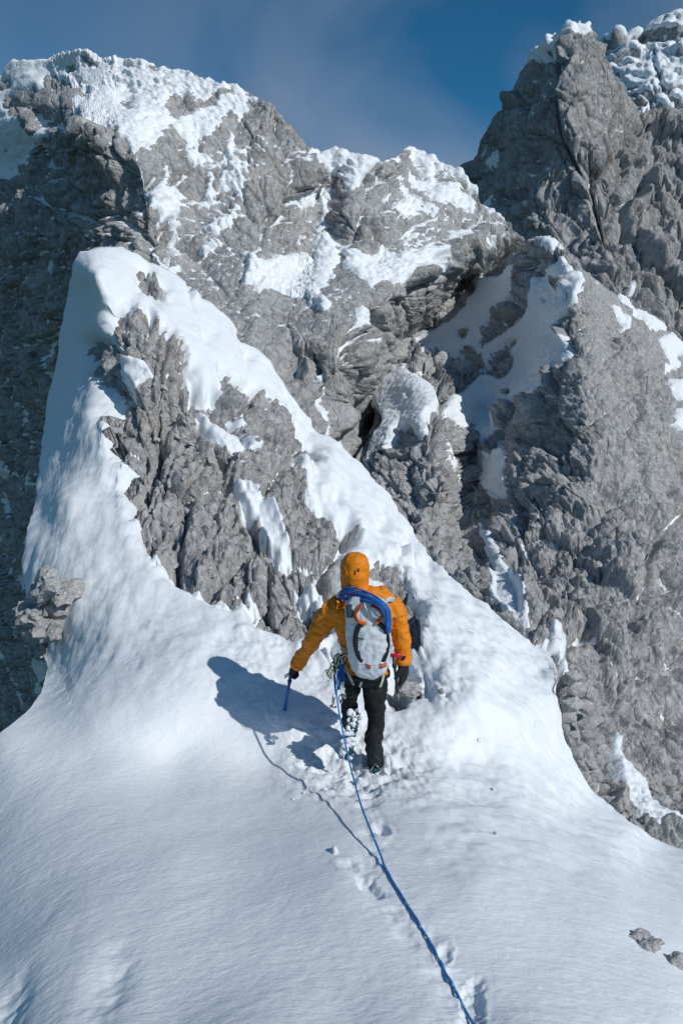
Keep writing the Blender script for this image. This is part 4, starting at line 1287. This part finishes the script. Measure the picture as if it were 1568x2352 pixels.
# gloves: palm, four fingers, thumb
def glove(name, wrist, direction, palm_n, curl, k, parent):
    d = direction.normalized()
    nrm = (palm_n - d * palm_n.dot(d)).normalized()      # palm faces this way
    s_ = d.cross(nrm).normalized()                       # towards the little finger
    def build(bm):
        tube(bm, [wrist - d * 0.06 * k, wrist - d * 0.02 * k, wrist + d * 0.03 * k, wrist + d * 0.085 * k], [(.046 * k, .042 * k), (.047 * k, .04 * k), (.05 * k, .03 * k), (.048 * k, .024 * k)], side=s_, seg=14)
        for off, ln in ((-.036 * k, .072 * k), (-.012 * k, .082 * k), (.012 * k, .078 * k), (.036 * k, .062 * k)):
            q = wrist + d * 0.08 * k + s_ * off
            a = 0.0
            P = [q - d * 0.02, q]
            for seg_i, fr in enumerate((.42, .33, .25)):
                a += curl
                P.append(P[-1] + (d * math.cos(a) + nrm * math.sin(a)) * ln * fr)
            tube(bm, P, [x * k for x in (.0125, .0135, .0125, .0115, .0095)], side=s_, seg=10)
        q = wrist + d * 0.03 * k - s_ * 0.038 * k
        t1 = (d * 0.75 - s_ * 0.6 + nrm * 0.35).normalized()
        t2 = (d * 0.8 - s_ * 0.1 + nrm * (0.3 + curl * 0.6)).normalized()
        tube(bm, [q, q + t1 * 0.038 * k, q + (t1 + t2) * 0.038 * k], [.017 * k, .015 * k, .012 * k], side=nrm, seg=10)
    return fused(name, build, 0.0055, M_GLOVE, parent, ORI, 2)

handL = armL[-1]
axe_head = at(668, 1548, 6.86)
axe_tip = at(652, 1640, 7.02)
glove('glove', handL, (axe_head - handL) + Vector((-0.03, 0.02, -0.03)), Vector((0.3, 0.4, -0.9)), 0.75, 1.15, person)
glove('glove', armR[-1], Vector((0.05, 0.0, -1)), Vector((-0.8, 0.45, 0.1)), 0.2, 1.3, person)

# boots
def boot_shape(heel, toe, up, size=1.0):
    fwd = (toe - heel).normalized()
    upv = (up - fwd * up.dot(fwd)).normalized()
    side = fwd.cross(upv)
    L_ = (toe - heel).length
    def build(bm):
        tube(bm, [heel + upv * 0.05, heel + fwd * L_ * .15 + upv * .05, heel + fwd * L_ * .5 + upv * .045, heel + fwd * L_ * .8 + upv * .04, toe + upv * .035], [(.038, .045), (.044, .05), (.046, .05), (.047, .042), (.03, .03)], side=side, seg=14, power=2.6)
        a = heel + fwd * L_ * .22
        tube(bm, [a + upv * .04, a + upv * .12, a + upv * .20], [(.05, .05), (.054, .055), (.058, .06)], side=side, seg=14)
    return build, fwd, upv, side, L_

def boot(heel, toe, up, snowy):
    build, fwd, upv, side, L_ = boot_shape(heel, toe, up)
    o = fused('boot', build, 0.008, M_BOOT, person, ORI, 3)
    hl = heel - ORI
    bm_obj('sole', lambda bm: tube(bm, [hl - fwd * .004 - upv * .012, hl + fwd * L_ * .2 - upv * .014, hl + fwd * L_ * .5 - upv * .008, hl + fwd * L_ * .8 - upv * .012, hl + fwd * (L_ + .004) - upv * .004],
                                   [(.034, .014), (.042, .014), (.038, .012), (.046, .014), (.026, .010)], side=side, seg=14, power=3), M_TEAL, o, smooth=True)
    def cramp(bm):
        for f_, w in ((.05, .03), (.22, .038), (.62, .042), (.82, .044)):
            for sg in (-1, 1):
                b_ = hl + fwd * L_ * f_ + side * sg * w - upv * .018
                tube(bm, [b_, b_ - upv * .035 + side * sg * .004], [.009, .002], side=fwd, seg=6)
        for f_ in (.12, .7):
            tube(bm, [hl + fwd * L_ * f_ - side * .044 - upv * .020, hl + fwd * L_ * f_ + side * .044 - upv * .020], [(.012, .004)] * 2, side=fwd, seg=8)
        tube(bm, [hl + fwd * L_ * .1 - upv * .022, hl + fwd * L_ * .75 - upv * .022], [(.010, .003)] * 2, side=side, seg=8)
        for sg in (-1, 1):
            b_ = hl + fwd * L_ * .97 + side * sg * .018 - upv * .012
            tube(bm, [b_, b_ + fwd * .04 - upv * .012], [.006, .002], side=side, seg=6)
        tube(bm, [hl - fwd * .012 + side * .042 - upv * .01, hl - fwd * .02 + upv * .05, hl - fwd * .012 - side * .042 - upv * .01], [.004] * 3, side=fwd, seg=6)
    bm_obj('crampon', cramp, M_STEEL, o, smooth=True)
    if snowy:
        rr = random.Random(5)
        def clods(bm):
            for _ in range(60):
                f_ = rr.uniform(-.02, 1.0)
                c = heel + fwd * L_ * f_ + side * rr.uniform(-.045, .045) - upv * rr.uniform(.010, .024)
                if rr.random() < .45:
                    c = heel + fwd * L_ * rr.uniform(-.14, .12) + side * rr.uniform(-.05, .05) + upv * rr.uniform(-.02, .1)
                s2 = rr.uniform(.009, .024)
                bmesh.ops.create_icosphere(bm, subdivisions=2, radius=s2, matrix=Matrix.Translation(c) @ Matrix.Diagonal((rr.uniform(.7, 1.6), rr.uniform(.7, 1.2), rr.uniform(.7, 1.6), 1)))
        fused('caked_snow', clods, 0.006, SNOW_NEAR, o, ORI, 1, lambda c: 0.006 * fbm(c / 0.02, 2, 77))
    return o

boot(at(813, 1652, 6.27), at(794, 1738, 6.33), Vector((0.05, 1, 0.1)), True)
boot(at(862, 1766, 6.40), at(858, 1745, 6.66), Vector((0, 0, 1)), False)

# harness
harness = add_obj('harness', None, None, person)
def belt(bm):
    c = at(838, 1546, Y0) - ORI
    tube(bm, [c + Vector((0, 0, -.022)), c + Vector((0, 0, -.018)), c + Vector((0, 0, .018)), c + Vector((0, 0, .022))], [(.197, .152), (.206, .16), (.206, .16), (.197, .152)], seg=28)
bm_obj('belt', belt, M_STRAP, harness, smooth=True)
for c_, ra in ((at(805, 1582, 6.525), .084), (at(861, 1584, 6.505), .104)):
    def loop(bm, c_=c_ - ORI, ra=ra):
        ax = Vector((0.12 if c_.x < 0 else -0.12, 0.1, 1)).normalized()
        tube(bm, [c_ - ax * .026, c_ - ax * .02, c_ + ax * .02, c_ + ax * .026], [ra - .006, ra, ra, ra - .006], seg=24)
    bm_obj('leg_loop', loop, M_STRAP, harness, smooth=True)
for (u0, v0, u1, v1) in ((834, 1550, 826, 1578), (881, 1550, 873, 1578)):
    def stp(bm, a=at(u0, v0, 6.345) - ORI, b=at((u0 + u1) / 2 + 1, (v0 + v1) / 2, 6.355) - ORI, c=at(u1, v1, 6.375) - ORI):
        tube(bm, [a, b, c], [(.009, .003)] * 3, side=(1, 0, 0), seg=10, power=4)
    bm_obj('riser_strap', stp, M_LIME, harness)

# ------------------------------------------------------------------ backpack
pack = add_obj('backpack', None, label='pale grey climbing backpack with black curved straps and orange buckles', cat='backpack')
pack.location = at(846, 1550, 6.25)
PO = pack.location.copy()
pk = [(842, 1371, 24, .05, .02), (842, 1379, 40, .085, .01), (842, 1393, 48, .105, 0), (843, 1420, 51, .115, 0), (845, 1460, 51, .115, 0), (847, 1500, 49, .11, .01), (849, 1525, 44, .105, .02), (850, 1540, 35, .09, .03), (851, 1547, 22, .07, .035), (851, 1550, 8, .04, .04)]
YP = 6.24
pw = wr(51, 0.014, (9, 9, 8))
def pack_shape(bm):
    tube(bm, *densify([at(u, v, YP + dy) for u, v, w, d, dy in pk], [(w * .00338, d) for u, v, w, d, dy in pk], 3), seg=28, power=2.6)
fused('pack_body', pack_shape, 0.009, M_PACK, pack, PO, 5, pw)

def pack_front(u, v):
    """point on the rear face of the pack seen at (u, v)"""
    vs = [q[1] for q in pk]
    uc = np.interp(v, vs, [q[0] for q in pk])
    w = np.interp(v, vs, [q[2] for q in pk])
    d = np.interp(v, vs, [q[3] for q in pk])
    dy = np.interp(v, vs, [q[4] for q in pk])
    x = min(0.96, abs((u - uc) / w))
    return at(u, v, YP + dy - d * (1 - x ** 2.6) ** (1 / 2.6) * 0.985)

def ribbon(name, px, w, th, mat, parent, origin, lift=0.006):
    def build(bm):
        pts = [pack_front(u, v) + Vector((0, -lift, 0)) - origin for u, v in px]
        P, R = densify(pts, [(w, th)] * len(pts), 5)
        tube(bm, P, R, side=(1, 0, 0.05), seg=10, power=3.5)
    return bm_obj(name, build, mat, parent, smooth=True)

ribbon('strap', [(831, 1429), (821, 1444), (816, 1464), (818, 1490), (827, 1514), (840, 1533)], .020, .009, M_STRAP, pack, PO)
ribbon('strap', [(870, 1431), (880, 1442), (887, 1455), (890, 1478), (886, 1500), (879, 1519)], .019, .009, M_STRAP, pack, PO)
for side_ in (0, 1):
    px = [(829, 1387), (822, 1398), (815, 1411), (821, 1424), (833, 1430), (841, 1431)] if side_ == 0 else [(852, 1390), (864, 1394), (876, 1403), (880, 1410), (872, 1421), (862, 1432)]
    b_ = ribbon('buckle', px, .014, .010, M_ORANGE, pack, PO, 0.012)
    ribbon('buckle_insert', px[0:4], .0045, .006, M_STRAP, b_, PO, 0.021)
for px in ([(840, 1526), (851, 1529)], [(872, 1528), (886, 1523)]):
    b_ = ribbon('buckle', px, .018, .009, M_ORANGE, pack, PO, 0.012)
    ribbon('buckle_insert', [(px[0][0], px[0][1] - 5), (px[1][0], px[1][1] - 4)], .004, .006, M_STEEL, b_, PO, 0.02)
    ribbon('buckle_insert', [(px[0][0] + 1, px[0][1] + 4), (px[1][0], px[1][1] + 4)], .005, .006, M_STRAP, b_, PO, 0.02)
ribbon('side_pocket', [(806, 1388), (807, 1402), (808, 1418)], .042, .007, M_MESH, pack, PO, 0.004)
ribbon('panel', [(824, 1478), (832, 1500), (843, 1521)], .020, .004, M_PACKPANEL, pack, PO, 0.002)
ribbon('panel', [(880, 1480), (877, 1500), (873, 1516)], .012, .004, M_PACKPANEL, pack, PO, 0.002)
ribbon('compression_strap', [(822, 1464), (835, 1468)], .004, .003, M_STRAP, pack, PO, 0.006)
# top flap cord and hip belt ends
for a_, b_ in (((800, 1380, 6.36), (778, 1368, 6.46)), ((884, 1382, 6.34), (905, 1378, 6.44))):
    bm_obj('shoulder_strap', lambda bm: tube(bm, [at(*a_) - PO, at((a_[0] + b_[0]) / 2, (a_[1] + b_[1]) / 2 - 4, (a_[2] + b_[2]) / 2) - PO, at(*b_) - PO], [(.022, .006)] * 3, side=(0.3, 0, 1), seg=10, power=3), M_PACK, pack, smooth=True)
bm_obj('hip_belt', lambda bm: tube(bm, [at(800, 1500, 6.33) - PO, at(786, 1488, 6.40) - PO, at(781, 1478, 6.47) - PO], [(.012, .006)] * 3, side=(0.3, 0, 1), seg=10, power=3), M_PACKPANEL, pack, smooth=True)

# ------------------------------------------------------------------ rope coil slung over the pack
coil = add_obj('rope_coil', None, label='coil of blue rope slung across the shoulders over the backpack', cat='rope')
coil.location = at(840, 1440, 6.1)
CO = coil.location.copy()
hi_px = [(790, 1392, 6.66), (778, 1366, 6.56), (794, 1351, 6.40), (820, 1352, 6.32), (851, 1363, 6.20), (877, 1380, 6.13), (893, 1398, 6.13), (897, 1423, 6.16), (896, 1448, 6.20), (894, 1468, 6.30), (892, 1490, 6.44)]
lo_px = [(783, 1404, 6.64), (776, 1376, 6.52), (786, 1376, 6.40), (808, 1380, 6.25), (832, 1382, 6.14), (858, 1386, 6.08), (874, 1399, 6.06), (884, 1422, 6.08), (887, 1446, 6.12), (889, 1466, 6.22), (890, 1490, 6.40)]
rr = random.Random(12)
for k in range(9):
    t = k / 8.0
    pts = []
    for a_, b_ in zip(hi_px, lo_px):
        tt = min(1, max(0, t + rr.uniform(-.07, .07)))
        bulge = -0.03 * math.sin(math.pi * t)
        pts.append(at(a_[0] * (1 - tt) + b_[0] * tt, a_[1] * (1 - tt) + b_[1] * tt, a_[2] * (1 - tt) + b_[2] * tt + bulge + rr.uniform(-.012, .012)))
    curve_mesh('strand', pts, .0070, 8, M_BLUECORD if k % 3 else M_BLUELIGHT, coil, CO)

# ------------------------------------------------------------------ ice axes
def ice_axe(name, label, head, tip, mat_shaft, mat_head, headlen, fwd):
    o = add_obj(name, None, label=label, cat='ice axe')
    o.location = tip
    hd, tp = head - tip, Vector((0, 0, 0))
    ax = (hd - tp).normalized()
    f_ = (fwd - ax * fwd.dot(ax)).normalized()
    bm_obj('shaft', lambda bm: tube(bm, [tp + ax * .04, tp + ax * .10, tp + hd * .5, hd], [(.011, .016), (.012, .017), (.011, .016), (.011, .016)], side=f_, seg=12), mat_shaft, o, smooth=True)
    bm_obj('spike', lambda bm: tube(bm, [tp + ax * .05, tp + ax * .02, tp - ax * .03], [.011, .008, .001], side=f_, seg=8), M_STEEL, o, smooth=True)
    bm_obj('grip', lambda bm: tube(bm, [hd - ax * .10, hd - ax * .09, hd - ax * .07, hd - ax * .06], [.014, .019, .019, .014], side=f_, seg=12), M_BLACKM, o, smooth=True)
    s2 = ax.cross(f_)
    def pick(bm):
        P = [hd - f_ * .07 + ax * .004, hd + ax * .012, hd + f_ * .06 + ax * .008, hd + f_ * .12 - ax * .014, hd + f_ * headlen - ax * .045]
        tube(bm, P, [(.006, .022), (.010, .016), (.004, .014), (.0035, .011), (.002, .003)], side=s2, seg=8, power=3)
    bm_obj('pick', pick, mat_head, o, smooth=True)
    return o
ice_axe('ice_axe', 'blue shafted ice axe planted in the snow under the left glove', axe_head, axe_tip - (axe_head - axe_tip).normalized() * 0.12, M_BLUE, M_STEEL, .16, Vector((0.7, 0.8, 0)))
ice_axe('ice_axe', 'black shafted ice axe with red head hanging at the right hip', at(903, 1508, 6.40), at(914, 1602, 6.44), M_BLACKM, M_RED, .13, Vector((-0.85, 0.3, -0.2)))

# ------------------------------------------------------------------ gear on the left hip
def ring_pts(c, ax1, ax2, n=10):
    return [c + ax1 * math.cos(2 * math.pi * k / n) + ax2 * math.sin(2 * math.pi * k / n) for k in range(n + 1)]

def carabiner(u, v, Y, w, h, rot, mat, label):
    c = at(u, v, Y)
    a1 = Vector((math.cos(rot), 0.25, math.sin(rot))).normalized() * w
    a2 = Vector((-math.sin(rot), 0.1, math.cos(rot))).normalized() * h
    o = add_obj('carabiner', None, label=label, cat='carabiner', group='carabiners racked on the left hip')
    o.location = c
    curve_mesh('carabiner_body', ring_pts(Vector(), a1, a2, 10)[1:9], .0055, 8, mat, o, dens=4)
    q = ring_pts(Vector(), a1, a2, 10)
    curve_mesh('gate', [q[8], q[10], q[1]], .0042, 8, M_STEEL, o, dens=3)
    return o
carabiner(759, 1541, 6.33, .017, .040, -.35, M_GREEN, 'green carabiner hanging lowest on the left of the rack')
carabiner(764, 1530, 6.36, .016, .038, -.2, M_GREEN, 'green carabiner just left of the dark sling bundle')
carabiner(755, 1548, 6.36, .014, .036, .5, M_GREEN, 'pale green carabiner at the outer end of the rack')
carabiner(769, 1536, 6.30, .014, .040, .1, M_GREEN, 'green carabiner against the top of the blue rope')
carabiner(782, 1606, 6.30, .012, .034, .15, M_STEEL, 'steel carabiner dangling below the white slings')
carabiner(791, 1598, 6.31, .009, .022, .3, M_STEEL, 'small square steel carabiner in front of the left thigh')
carabiner(766, 1606, 6.33, .010, .034, -.1, M_STEEL, 'thin steel carabiner above the ice screw head')

def sling(px, rad, mat, label, Y=6.32, closed=True, grp='slings hanging at the left hip'):
    pts = [at(u, v, Y + (k % 2) * .012) for k, (u, v) in enumerate(px)]
    o = curve_mesh('sling', pts, rad, 8, mat, None, pts[0], 5, label=label, cat='sling', group=grp)
    o.location = pts[0]
    return o
rr = random.Random(3)
for k in range(7):
    x = 770 + k * 3.4
    sling([(x + 8, 1500 + k % 3 * 2), (x - 2, 1508), (x - 4 + k * .6, 1522), (x - 2, 1538), (x + 2, 1524), (x + 6, 1510)], .0052, [M_STRAP, M_WHITESL, M_STRAP, M_GREEN, M_STRAP, M_WHITESL, M_STRAP][k],
          ['black sling loop at the outer edge of the left hip rack', 'pale sling loop second in the left hip rack', 'black sling loop third in the left hip rack', 'green sling loop in the middle of the left hip rack', 'black sling loop fifth in the left hip rack', 'pale sling loop sixth in the left hip rack', 'black sling loop nearest the backpack on the hip rack'][k], 6.31)
for k in range(5):
    x = 779 + k * 2.4
    sling([(x + 3, 1526), (x - 1, 1545), (x, 1565), (x - 2, 1584), (x + 1, 1566), (x + 3, 1545)], .0058, M_BLUECORD,
          ['blue cord loop leftmost in the bundle below the hip rack', 'blue cord loop second in the bundle below the hip rack', 'blue cord loop in the middle of the bundle below the hip rack', 'blue cord loop fourth in the bundle below the hip rack', 'blue cord loop rightmost in the bundle below the hip rack'][k], 6.30 + .006 * (k % 2))
for k in range(3):
    x = 784 + k * 3
    sling([(x, 1566), (x - 2, 1580), (x - 1, 1594), (x + 1, 1580)], .0042, M_WHITESL, ['thin white sling left in the fringe above the carabiners', 'thin white sling middle in the fringe above the carabiners', 'thin white sling right in the fringe above the carabiners'][k], 6.29)
sling([(771, 1535), (768, 1550), (769, 1572), (772, 1594), (774, 1574), (775, 1550)], .008, M_STRAP, 'long dark sling hanging beside the blue rope tie in', 6.33)
o = curve_mesh('wire_loop', [at(u, v, 6.34) for u, v in ((748, 1538), (742, 1546), (741, 1555), (748, 1564), (757, 1562), (762, 1552))], .0022, 6, M_STEEL, None, at(748, 1538, 6.34), 5, label='thin wire loop sticking out left of the green carabiners', cat='wire loop')
o.location = at(748, 1538, 6.34)
scr = add_obj('ice_screw', None, label='steel ice screw hanging head down at the left thigh', cat='ice screw')
scr.location = at(765, 1622, 6.33)
bm_obj('tube', lambda bm: tube(bm, [Vector((0.002, 0, 0)), Vector((0.004, 0, .05)), Vector((0.006, 0, .10))], [.008, .008, .007], seg=10), M_STEEL, scr, smooth=True)
bm_obj('hanger', lambda bm: tube(bm, [Vector((-.026, -.005, -.004)), Vector((0, -.008, .006)), Vector((.024, -.005, -.006))], [(.012, .008), (.018, .010), (.010, .008)], side=(0, 0, 1), seg=10), M_STEEL, scr, smooth=True)
hm = add_obj('hammer_handle', None, label='pale handled tool tucked in the harness beside the backpack', cat='tool')
hm.location = at(810, 1569, 6.30)
hv = at(793, 1535, 6.33) - hm.location
bm_obj('handle', lambda bm: tube(bm, [Vector(), hv * .3, hv], [(.008, .006), (.010, .007), (.012, .008)], seg=10), M_BONE, hm, smooth=True)
bm_obj('end_cap', lambda bm: tube(bm, [hv * -.12, hv * .02], [(.009, .007), (.010, .008)], seg=10), M_STEEL, hm, smooth=True)

# ------------------------------------------------------------------ climbing rope back to the photographer
def snow_at(u, v):
    return nearest_on(LR, PRS, u, v)[0]
rope_pts = [at(776, 1540, 6.30), at(772, 1575, 6.27), at(776, 1620, 6.20), at(783, 1660, 6.12), at(791, 1700, 6.02), at(802, 1750, 5.84), at(815, 1800, 5.56), at(829, 1850, 5.20), at(846, 1895, 4.84)]
line_ = [(846, 1895), (872, 1965), (905, 2030), (945, 2095), (985, 2160), (1020, 2225), (1058, 2290), (1095, 2352), (1135, 2425), (1180, 2510)]
raw = []
for t in np.linspace(0.12, 1, 34):
    v = 1895 + t * (2510 - 1895)
    u = float(np.interp(v, [q[1] for q in line_], [q[0] for q in line_]))
    raw.append(snow_at(u, v))
zz = np.array([q.z for q in raw])
zz = np.maximum(zz, np.convolve(np.pad(zz, 2, mode='edge'), np.ones(5) / 5, 'valid'))
for q, z in zip(raw, zz):
    rope_pts.append(Vector((q.x, q.y, float(z) + 0.008)))
rope = curve_mesh('climbing_rope', rope_pts, .0068, 10, M_ROPE, None, rope_pts[-1], 5, label='long blue climbing rope running down the snow from the climber to the camera', cat='rope')
rope.location = rope_pts[-1]

# ------------------------------------------------------------------ kicked up snow clods
SNOWR = [o for o in bpy.data.objects if o.name == 'snow_ridge'][0]
CL = [boulder_mesh('snow_clod', 90 + i, 2, 0.6) for i in range(4)]
for m in CL:
    m.materials.append(SNOW_NEAR)
    m.polygons.foreach_set('use_smooth', np.ones(len(m.polygons), bool))
rr = random.Random(8)
for k in range(34):
    a = rr.uniform(0, 6.28)
    d = abs(rr.gauss(0, 1))
    u, v = 790 + 75 * d * math.cos(a), 1775 + 35 * d * math.sin(a)
    if rr.random() < .12:
        u, v = rr.uniform(880, 1300), rr.uniform(1560, 1950)
    q = snow_at(u, v)
    s_ = rr.uniform(.006, .02) if d < 1.5 else rr.uniform(.006, .016)
    put('snow_clod', CL[k % 4], q + Vector((0, 0, s_ * .3)), (s_ * rr.uniform(.8, 1.5), s_, s_ * rr.uniform(.6, 1)), quat_from(Vector((0, 0, 1)), rr, .5), SNOWR)
